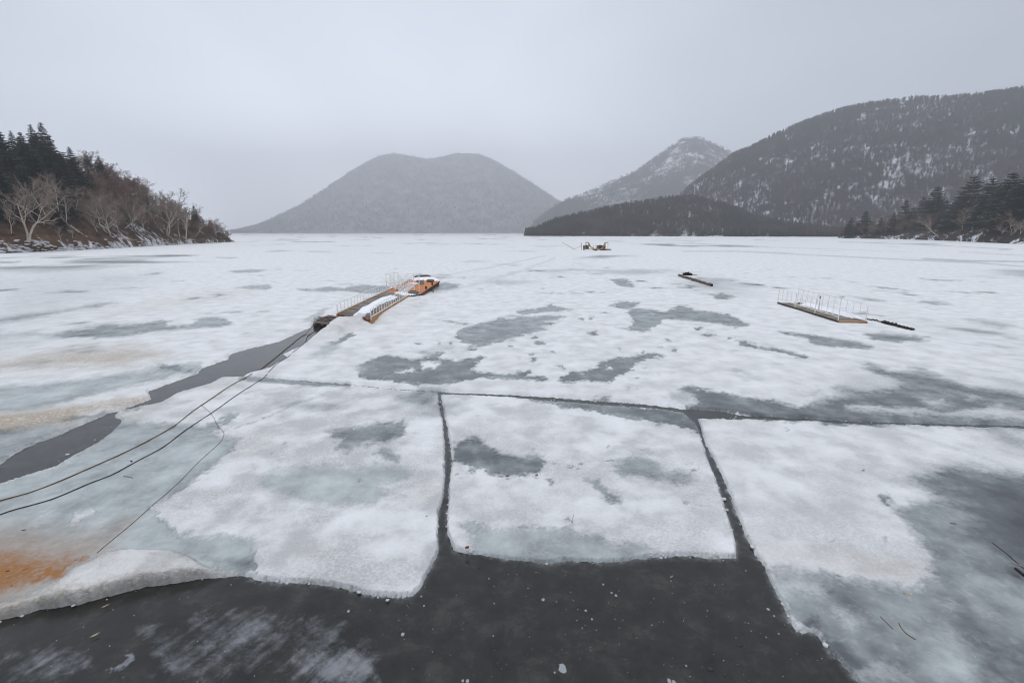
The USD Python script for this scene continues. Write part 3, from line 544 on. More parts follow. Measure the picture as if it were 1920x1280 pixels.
BUMPS = [  # (outline, height m, softness px)
    (ZP((680, 700), (820, 672), (930, 695), (1000, 745), (930, 800), (800, 800)), 0.30, 10),
    (ZB((-300, 890), (0, 800), (200, 740), (340, 650), (450, 590), (560, 530), (640, 500), (780, 490), (900, 485), (1000, 500), (1100, 540), (1200, 600), (1390, 640), (1390, 720), (1100, 800), (930, 840), (560, 950), (0, 1080), (-300, 1150)), 0.16, 34),
    (ZB((380, 640), (560, 560), (760, 510), (900, 560), (920, 630), (700, 690), (400, 740), (200, 790)), 0.08, 26),
    (ZP((420, 800), (460, 750), (560, 690), (740, 680), (930, 712), (860, 790), (700, 850), (560, 940), (330, 980), (100, 1060), (300, 900)), 0.33, 12),
    (ZP((880, 700), (1000, 640), (1310, 465), (1480, 445), (1730, 435), (1540, 580), (1200, 720), (980, 775)), 0.26, 9),
    (Z1((-200, 430), (0, 420), (300, 392), (600, 352), (800, 330), (950, 322), (880, 350), (450, 410), (430, 470), (0, 552)), 0.10, 14),
    (Z1((640, 420), (850, 400), (1100, 330), (1420, 190), (1400, 260), (1000, 450), (720, 475)), 0.09, 14),
    (ZP((370, 690), (480, 640), (560, 590), (560, 650), (440, 700)), 0.28, 8),
    (Z4((500, 420), (700, 470), (860, 500), (1040, 492), (900, 560), (600, 520)), 0.12, 14),
]

snow = 0.98 + 0.20 * n2(gx * 0.35, gy * 0.35, 5, 3)
dark = np.full(len(ga), 0.34); dirt = np.zeros(len(ga)); rust = np.zeros(len(ga)); bump = np.zeros(len(ga))
# scattered thin spots in the snow far out
nf1 = n2(gx * 0.045, gy * 0.035, 7, 4); nf2 = n2(gx * 0.16, gy * 0.13, 8, 3)
farw = smooth01((gr - 24) / 45)
snow -= farw * (3.4 + 1.6 * np.clip(-ga * 1.6, 0, 1)) * np.clip(nf1 + 0.45 * nf2 - 0.105, 0, 0.5)
snow -= farw * 0.42 * np.clip(n2(gx * 0.012, gy * 0.008, 9, 3) + 0.05, 0, 1)
# wet greyish hollows and thin spots in the middle distance
midw = smooth01((gr - 9) / 8) * (1 - smooth01((gr - 60) / 50))
hol = n2(gx * 0.34, gy * 0.27, 17, 4) + 0.45 * n2(gx * 1.3, gy * 1.1, 18, 3)
snow -= midw * 3.6 * np.clip(hol - 0.155, 0, 0.22); dark += midw * 0.7 * np.clip(hol - 0.155, 0, 0.22)
for poly, ps, pd, soft, k in PATCHES:
    soft = soft * (1.0 + 0.65 * smooth01((np.mean([q[1] for q in poly]) - 560) / 230))
    d = sdf(Q, to_ang(poly), max(0.004, soft * 1.2 * PXR))
    m = smooth01(d / (soft * PXR) * 0.5 + 0.5) * k
    snow += (ps - snow) * m; dark += (pd - dark) * m
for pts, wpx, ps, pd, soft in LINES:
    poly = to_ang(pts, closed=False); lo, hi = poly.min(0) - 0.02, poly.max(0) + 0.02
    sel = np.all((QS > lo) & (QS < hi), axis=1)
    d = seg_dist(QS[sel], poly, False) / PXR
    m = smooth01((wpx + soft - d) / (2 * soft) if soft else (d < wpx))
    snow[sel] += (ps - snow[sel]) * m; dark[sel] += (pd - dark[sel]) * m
for poly, v, soft in DIRT:
    dirt = np.maximum(dirt, v * smooth01(sdf(Q, to_ang(poly), soft * 1.2 * PXR) / (soft * PXR) * 0.5 + 0.5))
for poly, v, soft in RUST:
    rust = np.maximum(rust, v * smooth01(sdf(Q, to_ang(poly), soft * 1.2 * PXR) / (soft * PXR) * 0.5 + 0.5))
for poly, v, soft in BUMPS:
    bump += v * smooth01(sdf(QS, to_ang(poly), soft * 1.1 * PXR) / (soft * PXR))
snow = np.where(bump > 0.03, np.maximum(snow, np.clip(bump * 12, 0, 0.95)), snow)
grain = np.clip(1.15 - gr / 45, 0.25, 1)
mound = 0.05 * n2(gx * 0.25, gy * 0.25, 11, 3) + 0.035 * n2(gx * 1.1, gy * 1.1, 12, 3) + np.where(gr < 30, 0.022 * n2(gx * 5, gy * 5, 13, 3), 0) + np.where(gr < 16, 0.028 * n2(gx * 13, gy * 13, 16, 3) * np.clip((16 - gr) / 5, 0, 1) * np.clip(snow, 0, 1), 0)
cliff = 0.045 + np.clip(snow, 0, 1) * 0.03


def put(name, sd, extra_h, label=None, cat=None, kind=None, edge=3.0, ring=None, grey=1.0):
    """one sheet of ice cut out of the fan; its rim falls away into the water"""
    m = sd.reshape(NR, NC)
    keep = m > -5.0 * PXR
    cell = keep[:-1, :-1] | keep[1:, :-1] | keep[:-1, 1:] | keep[1:, 1:]
    t = smooth01((sd / PXR + edge) / (2 * edge))
    z = (cliff + mound + bump + extra_h) * t - 0.05 * (1 - t)
    idx = np.arange(NR * NC).reshape(NR, NC)
    a, b, c, d = idx[:-1, :-1][cell], idx[:-1, 1:][cell], idx[1:, 1:][cell], idx[1:, :-1][cell]
    f = np.concatenate([np.stack([a, b, c], 1), np.stack([a, c, d], 1)])
    used, inv = np.unique(f, return_inverse=True)
    under = np.clip(0.55 - t[used], 0, 1) * np.clip(bump[used] - 0.06, 0, 0.3) * 1.7      # the raised hump overhangs the water
    v = np.stack([gx[used], gy[used] + under, z[used]], 1)
    f = inv.reshape(-1, 3)
    rim = smooth01((1 + 26 * w3[used] + 16 * w1[used] - sd[used] / PXR) / 7) * np.clip(1 - bump[used] * 8, 0, 1) * (extra_h == 0) * 0.8
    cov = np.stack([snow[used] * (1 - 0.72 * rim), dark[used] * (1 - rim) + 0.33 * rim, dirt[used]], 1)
    st = np.stack([np.minimum(rust[used], 1.2), np.zeros(len(used)), grain[used] * grey], 1)
    if ring is not None:
        rv, rf = ring
        f = np.concatenate([f, rf + len(v)]); v = np.concatenate([v, rv])
        cov = np.concatenate([cov, np.tile([0.95, 0.3, 0], (len(rv), 1))]); st = np.concatenate([st, np.tile([0, 0, 0.3], (len(rv), 1))])
    prim = obj(name, (v, f), M_ICE, smooth=True)
    api = UsdGeom.PrimvarsAPI(prim)
    for nm, arr in (('cover', cov), ('stain', st)):
        api.CreatePrimvar(nm, Sdf.ValueTypeNames.Color3fArray, 'vertex').Set(Vt.Vec3fArray.FromNumpy(np.clip(arr, -0.3, 1.4).astype(np.float32)))
    return tag(prim, label, cat, None, kind)


# snow-covered ice goes on round both sides and, added to even the light, behind the view
ra = np.radians(np.linspace(77.5, 282.5, 61)); rr = np.array([26, 60, 150, 400, 800, 1300, 1850.0])
rv = np.array([[r * math.sin(a), r * math.cos(a), 0.06] for r in rr for a in ra])
rf = []
for i in range(len(rr) - 1):
    for j in range(60):
        a = i * 61 + j
        rf += [[a, a + 1, a + 62], [a, a + 62, a + 61]]
# and beyond the last row of the fan
fa = np.radians(np.linspace(-60, 60, 61)); fr = np.array([1900, 2500, 3100.0])
o = len(rv); rv = np.concatenate([rv, [[r * math.sin(a), r * math.cos(a), 0.05] for r in fr for a in fa]])
for i in range(2):
    for j in range(60):
        a = o + i * 61 + j
        rf += [[a, a + 1, a + 62], [a, a + 62, a + 61]]
sd_lake = sdf(QS, lake_ang, 0.03)
put('lake_ice', sd_lake, 0.02, 'snow-covered lake ice with grey melt patches reaching to the far shore', 'lake ice', 'structure', ring=(rv, np.array(rf)), grey=0.4, edge=3.0)
QM = Q0 + np.stack([w1 * 0.006, w2 * 0.006 * kdep], 1)
mixh = np.clip(bump * 12, 0, 1) * (gx < -1.5) * (gr < 11)
sd1 = sdf(QS, to_ang(slab1), 0.02) * (1 - mixh) + sdf(QM, to_ang(slab1), 0.02) * mixh
put('ice_slab', sd1, 0.0, 'broad left ice slab with pale teal melt ice and a rust stained hump', 'ice slab')
sd2, sd3 = sdf(QS, to_ang(slab2), 0.02), sdf(QS, slab3_ang, 0.02)
put('ice_slab', sd2, 0.0, 'squarish middle ice slab between the two dark cracks', 'ice slab', grey=0.75)
put('ice_slab', sd3, 0.0, 'right ice slab, snowy at its crack and bare grey at the right', 'ice slab', grey=0.6)

# the height of the ice under a point, for things that lie on it
from scipy.spatial import cKDTree
near = gr < 45
TOPZ = np.where(np.maximum(np.maximum(sd1, sd2), sd3) > 2 * PXR, cliff + mound + bump, np.where(sd_lake > 2 * PXR, cliff + mound + bump + 0.02, 0.012))[near]
TREE_XY = cKDTree(np.stack([gx[near], gy[near]], 1))


def ice_top(x, y): return float(TOPZ[TREE_XY.query([x, y], k=4)[1]].max())


# dark thin ice on the open leads and below the slabs
FROST = [(ZB((700, 900), (1000, 880), (1200, 780), (1500, 800), (1920, 860), (2150, 1000), (2200, 1300), (800, 1300)), 0.37, 30), (ZB((1600, 1080), (1920, 1010), (2100, 1060), (2200, 1300), (1600, 1300)), 0.50, 30), (ZB((-100, 1080), (200, 1000), (400, 1020), (600, 1150), (300, 1300), (-200, 1300)), 0.40, 30),
         (ZB((600, 1180), (740, 1090), (780, 1110), (690, 1210)), 0.75, 7), (ZB((1300, 1040), (1500, 1020), (1700, 1000), (1600, 1090), (1300, 1100)), 0.42, 16),
         (Z6((400, 1020), (600, 1050), (900, 1120), (1300, 1150), (1200, 1300), (300, 1300)), 0.24, 40), (Z6((1000, 1100), (1400, 1050), (1500, 1300), (900, 1300)), 0.2, 40), (Z7((0, 1150), (500, 1080), (600, 1300), (0, 1300)), 0.16, 40)]
frost = np.zeros(len(ga))
for poly, v, soft in FROST:
    frost = np.maximum(frost, v * smooth01(sdf(Q, to_ang(poly), soft * 1.2 * PXR) / (soft * PXR) * 0.5 + 0.5))
# long feathery scratches
streak = n2((gx * 0.9 - gy * 0.5) * 6, (gx * 0.5 + gy * 0.9) * 0.9, 21, 4) + 0.6 * n2((gx * 0.6 + gy * 0.8) * 7, (gx * 0.8 - gy * 0.6) * 0.8, 22, 4)
sel = (GD[:-1, :-1].ravel() > np.radians(6.5))
idx = np.arange(NR * NC).reshape(NR, NC)
a, b, c, d = [q.ravel()[sel] for q in (idx[:-1, :-1], idx[:-1, 1:], idx[1:, 1:], idx[1:, :-1])]
dw = np.max(np.stack([sdf(QS, to_ang(s), 0.02) for s in (slab2,)] + [sdf(QS, slab3_ang, 0.02), sd1, sd_lake]), 0)
ok = (dw[a] < 8 * PXR)
f = np.concatenate([np.stack([a, b, c], 1)[ok], np.stack([a, c, d], 1)[ok]])
used, inv = np.unique(f, return_inverse=True)
wv = np.stack([gx[used], gy[used], np.zeros(len(used))], 1)
# a wide plain sheet lies just below and closes what the fan leaves out
bv, bf = box(-60, 60, -40, 60, -0.6, -0.02)
M_WATER = water_material()
wp = obj('water', join((wv, inv.reshape(-1, 3)), (bv, bf)), M_WATER)
cw = np.concatenate([np.stack([frost[used], 0.9 + 0 * frost[used] + streak[used] * 1.4, np.clip(0.56 - 0.25 * frost[used], 0.2, 0.56)], 1), np.tile([0, 0, 0.6], (len(bv), 1))])
UsdGeom.PrimvarsAPI(wp).CreatePrimvar('cover', Sdf.ValueTypeNames.Color3fArray, 'vertex').Set(Vt.Vec3fArray.FromNumpy(cw.astype(np.float32)))
shelf = np.concatenate([np.repeat(np.where(dw[used] > 0, 1.0, np.exp(np.minimum(dw[used], 0) / (4.5 * PXR)))[:, None] * 0.8 * np.clip(1 - bump[used] * 9, 0, 1)[:, None] * np.clip(0.75 + 2.6 * w1[used] + 1.5 * w3[used], 0.05, 1.2)[:, None] * smooth01((16 - gr[used]) / 5)[:, None], 3, 1), np.zeros((len(bv), 3))])
UsdGeom.PrimvarsAPI(wp).CreatePrimvar('shelf', Sdf.ValueTypeNames.Color3fArray, 'vertex').Set(Vt.Vec3fArray.FromNumpy(shelf.astype(np.float32)))
tag(wp, 'dark clear new ice over the water between the slabs', 'water', None, 'structure')

# ------------------------------------------------------------------ hills and mountains
HILLS = {}


def hill(name, rows, mat, label, power=1.0, rough=(0.0, 0.01), nt=60, na=160, back=1.0, cat='hill', bank=0.0, far=1.0):
    """rows: (px, crest py, shore distance, crest distance). Ground rises from the shore to the crest and falls again behind."""
    T = []
    for px, py, r0, r1 in rows:
        r0, r1 = r0 * far, r1 * far
        a, e = az_el(px, py); T.append((a, r0, r1, r1 * math.tan(e) + CAM_H))
    T = np.array(T)
    from scipy.interpolate import PchipInterpolator
    F = PchipInterpolator(T[:, 0], T[:, 1:], extrapolate=True)

    def height(a, r):
        a = np.clip(a, T[0, 0], T[-1, 0]); r0, r1, h = np.moveaxis(F(a), -1, 0)
        t = (r - r0) / np.maximum(r1 - r0, 1)
        up = np.clip(t, 0, 1); s = up ** power; s = np.where(up < 1, s * (1 - 0.15 * up ** 4) + 0.15 * up ** 4, 1)
        dn = np.clip((t - 1) / back, 0, 1); s = s * (1 - smooth01(dn))
        x, y = r * np.sin(a), r * np.cos(a)
        nz = n2(x * rough[1], y * rough[1], 31, 4) * rough[0] * np.clip(up * 3, 0, 1) * (1 - np.exp(-((up - 1) * 6) ** 2) * 0.6) * (dn < 1)
        bk = bank * smooth01(t * 14) * (1 - up) * (h > bank)
        return np.where(t < 0, -0.6, -0.3 + np.maximum(h, 0) * s + nz + bk)
    aa = np.linspace(T[0, 0], T[-1, 0], na); tt = np.concatenate([np.linspace(-0.02, 1, nt), np.linspace(1, 1 + back, nt // 3)[1:]])
    A, TT = np.meshgrid(aa, tt); f3 = F(A); r = f3[..., 0] + TT * (f3[..., 1] - f3[..., 0])
    z = height(A, r)
    v = np.stack([r * np.sin(A), r * np.cos(A), z], -1).reshape(-1, 3)
    i = np.arange(len(tt) * na).reshape(len(tt), na)
    q = np.stack([i[:-1, :-1], i[:-1, 1:], i[1:, 1:], i[1:, :-1]], -1).reshape(-1, 4)
    p = obj(name, (v, np.concatenate([q[:, [0, 1, 2]], q[:, [0, 2, 3]]])), mat, smooth=True)
    tag(p, label, cat, None, 'structure')
    HILLS[label] = (height, F, T)
    return height, F, T


M_H_LEFT = hill_material('leaf_litter_and_snow', (0.115, 0.07, 0.042), (0.55, 0.555, 0.57), 0.97, 1.12, 0.42, low=0.16, lowz=4.5)
M_H_BANK = hill_material('dark_bank_and_snow', (0.055, 0.045, 0.04), (0.62, 0.63, 0.65), 0.98, 1.08, 0.34, stretch=(1, 1, 1.5), low=0.08, lowz=5.0)
M_H_RIGHT = hill_material('wooded_slope_snow', (0.085, 0.07, 0.07), (0.60, 0.61, 0.635), 0.84, 1.04, 0.035, stretch=(1, 1, 0.5))
M_H_FAR = hill_material('far_slope_snow', (0.46, 0.45, 0.46), (0.60, 0.61, 0.62), 0.98, 1.35, 0.012, stretch=(1, 1, 0.5))  # pale floor holds painted haze; the lighter patches are snow
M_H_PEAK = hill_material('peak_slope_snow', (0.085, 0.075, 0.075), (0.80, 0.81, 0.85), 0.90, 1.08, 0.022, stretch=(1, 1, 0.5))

left_h = hill('hill', [(-420, 300, 170, 240), (-150, 285, 178, 258), (0, 283, 186, 268), (91, 292, 198, 282), (150, 318, 208, 288), (200, 338, 220, 292), (250, 366, 236, 296), (300, 391, 255, 302), (350, 408, 278, 312), (400, 430, 300, 324), (425, 444, 318, 330), (440, 451, 328, 334)],
    M_H_LEFT, 'steep wooded hillside rising from the left shore', 0.85, (2.5, 0.04), nt=70, na=200, back=1.2, bank=1.2)
right_h = hill('hill', [(1572, 440, 560, 575), (1600, 436, 540, 580), (1680, 428, 500, 560), (1780, 415, 430, 510), (1850, 402, 380, 460), (1920, 392, 335, 430), (2100, 380, 300, 400), (2600, 380, 280, 380)],
    M_H_BANK, 'low wooded shore with a dark snowy bank at the right', 0.8, (2.0, 0.04), nt=40, na=160, back=1.0, bank=2.0)
spit_h = hill('hill', [(990, 439, 600, 606), (1005, 434, 598, 612), (1040, 419, 596, 640), (1100, 404, 594, 660), (1200, 384, 592, 680), (1290, 374, 590, 690), (1350, 386, 590, 690), (1420, 412, 590, 680), (1500, 430, 592, 660), (1590, 437, 596, 640)],
    M_H_RIGHT, 'low conifer covered headland in front of the mountains', 0.8, (3, 0.02), nt=30, na=140, back=0.8, far=1.2)
mtn_h = hill('mountain', [(1130, 433, 800, 900), (1200, 408, 790, 940), (1250, 385, 780, 980), (1300, 347, 770, 1020), (1340, 318, 760, 1050), (1375, 293, 750, 1080), (1410, 278, 745, 1090), (1450, 258, 740, 1100), (1500, 235, 735, 1110), (1550, 217, 730, 1110), (1620, 200, 725, 1110), (1700, 190, 720, 1110), (1800, 184, 710, 1110), (1920, 170, 700, 1100), (2100, 165, 690, 1100), (2500, 170, 690, 1100)],
    M_H_RIGHT, 'big dark wooded mountain with snow streaks at the right', 0.95, (32, 0.0065), nt=90, na=260, back=1.0, cat='mountain', far=1.25)
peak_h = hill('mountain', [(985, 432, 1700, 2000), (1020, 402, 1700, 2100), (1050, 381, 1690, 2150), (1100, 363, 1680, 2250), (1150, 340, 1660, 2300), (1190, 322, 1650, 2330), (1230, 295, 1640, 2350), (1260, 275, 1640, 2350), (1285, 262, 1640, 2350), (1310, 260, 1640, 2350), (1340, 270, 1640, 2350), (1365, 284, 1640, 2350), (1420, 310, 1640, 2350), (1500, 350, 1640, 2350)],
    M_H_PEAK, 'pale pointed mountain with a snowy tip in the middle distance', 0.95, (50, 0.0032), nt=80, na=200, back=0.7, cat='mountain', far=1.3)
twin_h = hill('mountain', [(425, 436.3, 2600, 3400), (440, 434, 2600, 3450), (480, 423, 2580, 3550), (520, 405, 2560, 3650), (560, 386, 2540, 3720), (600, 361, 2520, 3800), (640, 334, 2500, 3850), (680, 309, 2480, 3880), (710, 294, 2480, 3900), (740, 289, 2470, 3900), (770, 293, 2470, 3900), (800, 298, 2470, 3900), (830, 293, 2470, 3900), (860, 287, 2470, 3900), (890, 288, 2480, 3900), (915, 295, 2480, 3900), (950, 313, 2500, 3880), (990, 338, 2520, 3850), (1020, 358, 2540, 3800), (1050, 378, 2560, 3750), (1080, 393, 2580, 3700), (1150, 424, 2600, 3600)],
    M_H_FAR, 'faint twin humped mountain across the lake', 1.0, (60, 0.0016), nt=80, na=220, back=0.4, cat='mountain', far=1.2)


# ------------------------------------------------------------------ trees
def grow(rng, h, spread, stems, lean=0.0, levels=4, up=0.35):
    """a leafless tree: (limb segments, twig segments) as arrays p0, p1, r0, r1"""
    limbs, twigs = [], []

    def branch(p, d, L, r, lev):
        n = 4 if lev < 2 else (3 if lev == 2 else 2)
        pts = [p]; rad = [r]
        for k in range(n):
            d = d + rng.normal(0, 0.14 + 0.05 * lev, 3) + np.array([0, 0, 0.05 * (lev > 0)]); d /= np.linalg.norm(d)
            pts.append(pts[-1] + d * L / n); rad.append(max(r * (1 - 0.72 * (k + 1) / n), 0.008))
        out = limbs if lev <= 2 else twigs
        for k in range(n): out.append((pts[k], pts[k + 1], rad[k], rad[k + 1]))
        if lev >= levels: return
        m = (5, 5, 6, 5)[min(lev, 3)]
        for q in range(m):
            t = (0.30 if lev == 0 else 0.22) + (1.0 - (0.30 if lev == 0 else 0.22)) * (q + rng.uniform(0.1, 0.9)) / m
            i = min(int(t * n), n - 1); s = pts[i] + (pts[i + 1] - pts[i]) * (t * n - i)
            ax = rng.normal(0, 1, 3); ax -= ax @ d * d; ax /= np.linalg.norm(ax)
            ang = rng.uniform(0.45, 0.95) * (spread if lev == 0 else 1.0)
            nd = d * math.cos(ang) + ax * math.sin(ang); nd[2] += up * 0.5; nd /= np.linalg.norm(nd)
            branch(s, nd, L * rng.uniform(0.45, 0.70) * (1.05 if lev == 0 else 0.85), max(r * (1 - 0.65 * t) * 0.6, 0.010), lev + 1)
    for s in range(stems):
        a = rng.uniform(0, 6.28); tl = (0.12 if stems == 1 else 0.38) + lean * (s == 0)
        d = np.array([math.cos(a) * tl, math.sin(a) * tl, 1.0]); d /= np.linalg.norm(d)
        branch(np.array([0.12 * math.cos(a) * (stems > 1), 0.12 * math.sin(a) * (stems > 1), -0.5]), d, h * 0.68 * rng.uniform(0.85, 1.0), h * 0.0155 * (1.15 if stems == 1 else 0.9), 0)
    return limbs, twigs


def bare_tree_meshes(seed, h, spread, stems, lean=0.0, thick=1.0):
    rng = np.random.default_rng(seed)
    limbs, twigs = grow(rng, h, spread, stems, lean)
    L = [np.array([s[k] for s in limbs]) for k in range(4)]; W = [np.array([s[k] for s in twigs]) for k in range(4)]
    top = max(L[1][:, 2].max(), W[1][:, 2].max()); s = h / top
    for a in (L, W): a[0] = a[0] * s; a[1] = a[1] * s
    return tubes(L[0], L[1], L[2] * 1.15, L[3] * 1.15, 5), tubes(W[0], W[1], np.maximum(W[2], 0.011) * thick, np.maximum(W[3], 0.007) * thick, 3)


def conifer_meshes(seed, h, width, tiers=30, boughs=10, gap=0.07):
    rng = np.random.default_rng(seed); vs, fs = [], []; o = 0
    for k in range(tiers):
        t = (k + rng.uniform(-0.4, 0.4)) / tiers; z = h * (gap + (1 - gap) * t)
        Lm = width * (1 - t) ** 0.75 * rng.uniform(0.70, 1.15) + 0.28
        nb = max(5, int(boughs * (1 - 0.35 * t)))
        for q in range(nb):
            if rng.random() < 0.10: continue
            a = 6.283 * (q + rng.uniform(-0.4, 0.4)) / nb + k * 1.1; L = Lm * rng.uniform(0.6, 1.15)
            d = np.array([math.cos(a), math.sin(a), 0]); s = np.array([-d[1], d[0], 0]); droop = rng.uniform(0.10, 0.45) - 0.55 * t
            base = np.array([0, 0, z])
            for i in range(5):
                u0 = 0.05 + i / 5.3; c0 = base + d * L * u0 + np.array([0, 0, -droop * L * u0 * u0])
                w = (L * 0.34 + 0.12) * (1 - 0.45 * u0) * rng.uniform(0.7, 1.3)
                e = c0 + d * L * 0.30 + np.array([0, 0, -droop * L * 0.12 - 0.05])
                for sg in (-1, 1):      # side sprays
                    tip = c0 + d * w * 0.85 + s * sg * w * rng.uniform(0.45, 0.95) + np.array([0, 0, -w * rng.uniform(0.15, 0.7)])
                    vs += [c0 + np.array([0, 0, 0.05]), tip, e]; fs.append([o, o + 1, o + 2]); o += 3
                tip = c0 + d * w * 0.5 + s * w * rng.uniform(-0.3, 0.3) + np.array([0, 0, -w * rng.uniform(0.5, 1.0)])   # hanging spray
                vs += [c0 + s * 0.05, e, tip]; fs.append([o, o + 1, o + 2]); o += 3
    tr = tubes([[0, 0, -0.6]], [[0, 0, h * 0.97]], h * 0.014, 0.02, 6)
    top = tubes([[0, 0, h * 0.88]], [[0, 0, h]], 0.16, 0.02, 5)
    return tr, join((np.array(vs), np.array(fs)), top)


proto_no = [0]


def proto(name, parts):
    """a class prim holding one kind of tree, referenced by every copy"""
    p = stage.CreateClassPrim(f'/World/Looks/{name}_kind_{proto_no[0]:03d}'); proto_no[0] += 1
    for nm, mesh, mat in parts:
        usdkit.mesh(stage, f'{p.GetPath()}/{nm}', mesh, mat)
    return p.GetPath()


PRO_BIRCH, PRO_BROWN, PRO_CON = [], [], []
for sd, sp, st, ln in ((1, 1.05, 1, 0.0), (2, 1.15, 2, 0.1), (3, 1.0, 3, 0.1), (4, 1.2, 1, 0.35), (5, 1.0, 1, 0.1)):
    t, w = bare_tree_meshes(sd, 10.0, sp, st, ln, 1.5); PRO_BIRCH.append(proto('bare_birch', [('trunk', t, M_BIRCH), ('crown', w, M_TWIGP)]))
for sd, sp, st in ((11, 0.85, 1), (12, 0.9, 2), (13, 0.8, 1), (14, 1.0, 3)):
    t, w = bare_tree_meshes(sd, 10.0, sp, st, 0.05, 1.9); PRO_BROWN.append(proto('bare_tree', [('trunk', t, M_BARK), ('crown', w, M_TWIG)]))
for sd, wd in ((21, 3.0), (22, 2.5), (23, 3.6), (24, 2.8)):
    t, c = conifer_meshes(sd, 12.0, wd); PRO_CON.append(proto('conifer_tree', [('trunk', t, M_BARK), ('crown', c, M_NEEDLE)]))


def tree(kind, path, base_h, pos, h, rz, label, group=None, fat=1.0):
    x = UsdGeom.Xform.Define(stage, '/World/' + numbered('/World', kind)); s = h / base_h
    x.AddTranslateOp().Set(Gf.Vec3d(*map(float, pos))); x.AddRotateZOp().Set(float(math.degrees(rz))); x.AddScaleOp().Set(Gf.Vec3f(s * fat, s * fat, s))
    p = x.GetPrim(); p.GetReferences().AddInternalReference(path); p.SetInstanceable(True)
    return tag(p, label, 'tree', group)


def hit(hl, px, py, tmax=1.0):
    """where the sight line through a photo point meets the hill; else its crest in that direction"""
    height, F, T = hl
    a, e = az_el(px, py); r0, r1, _ = F(a)
    rs = np.linspace(r0, r0 + (r1 - r0) * tmax, 160); g = height(np.full_like(rs, a), rs); s = CAM_H + rs * math.tan(e)
    k = np.argmax(g >= s) if np.any(g >= s) else len(rs) - 1
    return np.array([rs[k] * math.sin(a), rs[k] * math.cos(a), g[k]]), rs[k]


def stand(hl, px, foot, top):
    p, r = hit(hl, px, foot)
    _, e = az_el(px, top)
    return p, max(2.0, CAM_H + r * math.tan(e) - p[2])


rt = random.Random(5)
# pale birches on the left shore: foot x, foot y, top y
LB = [(52, 452, 328, 1, 'large pale branching birch nearest the left edge of the shore'), (160, 441, 330, 3, 'tall pale birch below the big dark conifer on the left shore'), (207, 442, 355, 2, 'sprawling low-limbed pale birch above the left snowbank'),
      (255, 432, 358, 0, 'spreading tan birch halfway along the left hillside foot'), (272, 436, 380, 4, 'slim pale birch beside the spreading tan birch of the left hill'), (312, 441, 352, 2, 'multi-stemmed pale birch near the headland end'),
      (337, 445, 372, 4, 'thin straight birch trunk near the end of the left headland'), (348, 446, 378, 0, 'thin tan birch right of the straight trunk on the left headland'), (405, 446, 406, 1, 'small lone bare tree at the very tip of the left headland'), (115, 454, 422, 4, 'short thin white sapling at the foot of the left hill'),
      (183, 436, 392, 0, 'small pale birch between two larger ones on the left slope'), (232, 428, 372, 3, 'leaning pale birch behind the sprawling one at left'), (22, 440, 380, 4, 'partly cut off pale birch at the left picture edge'), (136, 447, 420, 4, 'short white sapling over brown grass on the left shore')]
for i, (x, f_, t_, k, lab) in enumerate(LB):
    p, h = stand(left_h, x, f_, t_); tree('birch_tree', PRO_BIRCH[k], 10.0, p, h, rt.uniform(0, 6.28), lab, fat=1.15 if k != 4 else 0.8)
LC = [(4, 300, 235), (32, 305, 246), (48, 300, 248), (70, 300, 234), (91, 310, 231), (140, 335, 276), (120, 330, 284), (172, 345, 292), (194, 352, 292), (102, 412, 318), (122, 405, 335), (85, 400, 335), (75, 372, 280), (30, 372, 283), (15, 412, 305), (58, 405, 308), (128, 372, 290), (150, 365, 296), (112, 360, 276), (327, 425, 377), (368, 428, 385), (280, 415, 366), (108, 425, 372), (20, 345, 250), (60, 345, 262), (95, 345, 262), (160, 385, 330)]
LC += [(5, 330, 262), (50, 330, 258), (80, 325, 250), (108, 330, 262), (40, 360, 285), (70, 350, 270), (100, 350, 275), (18, 385, 300), (48, 390, 312), (130, 350, 285), (145, 360, 300), (10, 360, 278), (62, 385, 312), (88, 375, 300), (118, 375, 305), (175, 372, 318), (-20, 320, 245), (26, 400, 325)]
names = ['dark conifer at the top left corner of the hill', None, None, 'taller spiky conifer on the left skyline', 'tallest dark conifer on the left skyline', 'stepped conifer on the skyline right of the tallest', None, None, 'small umbrella-topped conifer standing out on the left skyline', 'broad black-green conifer standing behind the left birches', None, None, None, None, None, None, None, None, None, 'small lone conifer among bare trees of the left headland', 'last small conifer near the headland tip', None, 'low bushy conifer beside the left birches', None, None, None, None]
names += [None] * (len(LC) - len(names))
for (x, f_, t_), nm in zip(LC, names):
    p, h = stand(left_h, x, f_, t_)
    tree('conifer_tree', PRO_CON[rt.randrange(4)], 12.0, p, h, rt.uniform(0, 6.28), nm or 'dark conifer in the dense stand on the left hillside', None if nm else 'conifers of the left hillside', fat=rt.uniform(1.0, 1.35))
# bare brown trees that fill the left slope
cnt = 0
height, F, T = left_h
while cnt < 150:
    px = rt.uniform(-30, 425); a, _ = az_el(px, 440); r0, r1, hh = F(a); t = rt.uniform(0.06, 1.02) ** 0.8
    if px < 165 and (rt.random() < 0.8 or t > 0.55): continue
    r = r0 + t * (r1 - r0); z = float(height(np.array([a]), np.array([r]))[0])
    hgt = rt.uniform(6.5, 10.5) * (1.0 if px < 330 else 0.8) * (0.8 if px > 385 else 1)
    k = rt.randrange(4)
    lab = 'bare reddish brown tree in the thicket on the left hillside' if px < 260 else 'bare grey brown tree in the thicket on the left headland'
    tree('bare_tree', PRO_BROWN[k] if rt.random() < 0.8 else PRO_BIRCH[rt.randrange(5)], 10.0, (r * math.sin(a), r * math.cos(a), z), hgt, rt.uniform(0, 6.28), lab, 'bare trees of the left hillside' if px < 260 else 'bare trees of the left headland', fat=1.15)
    cnt += 1
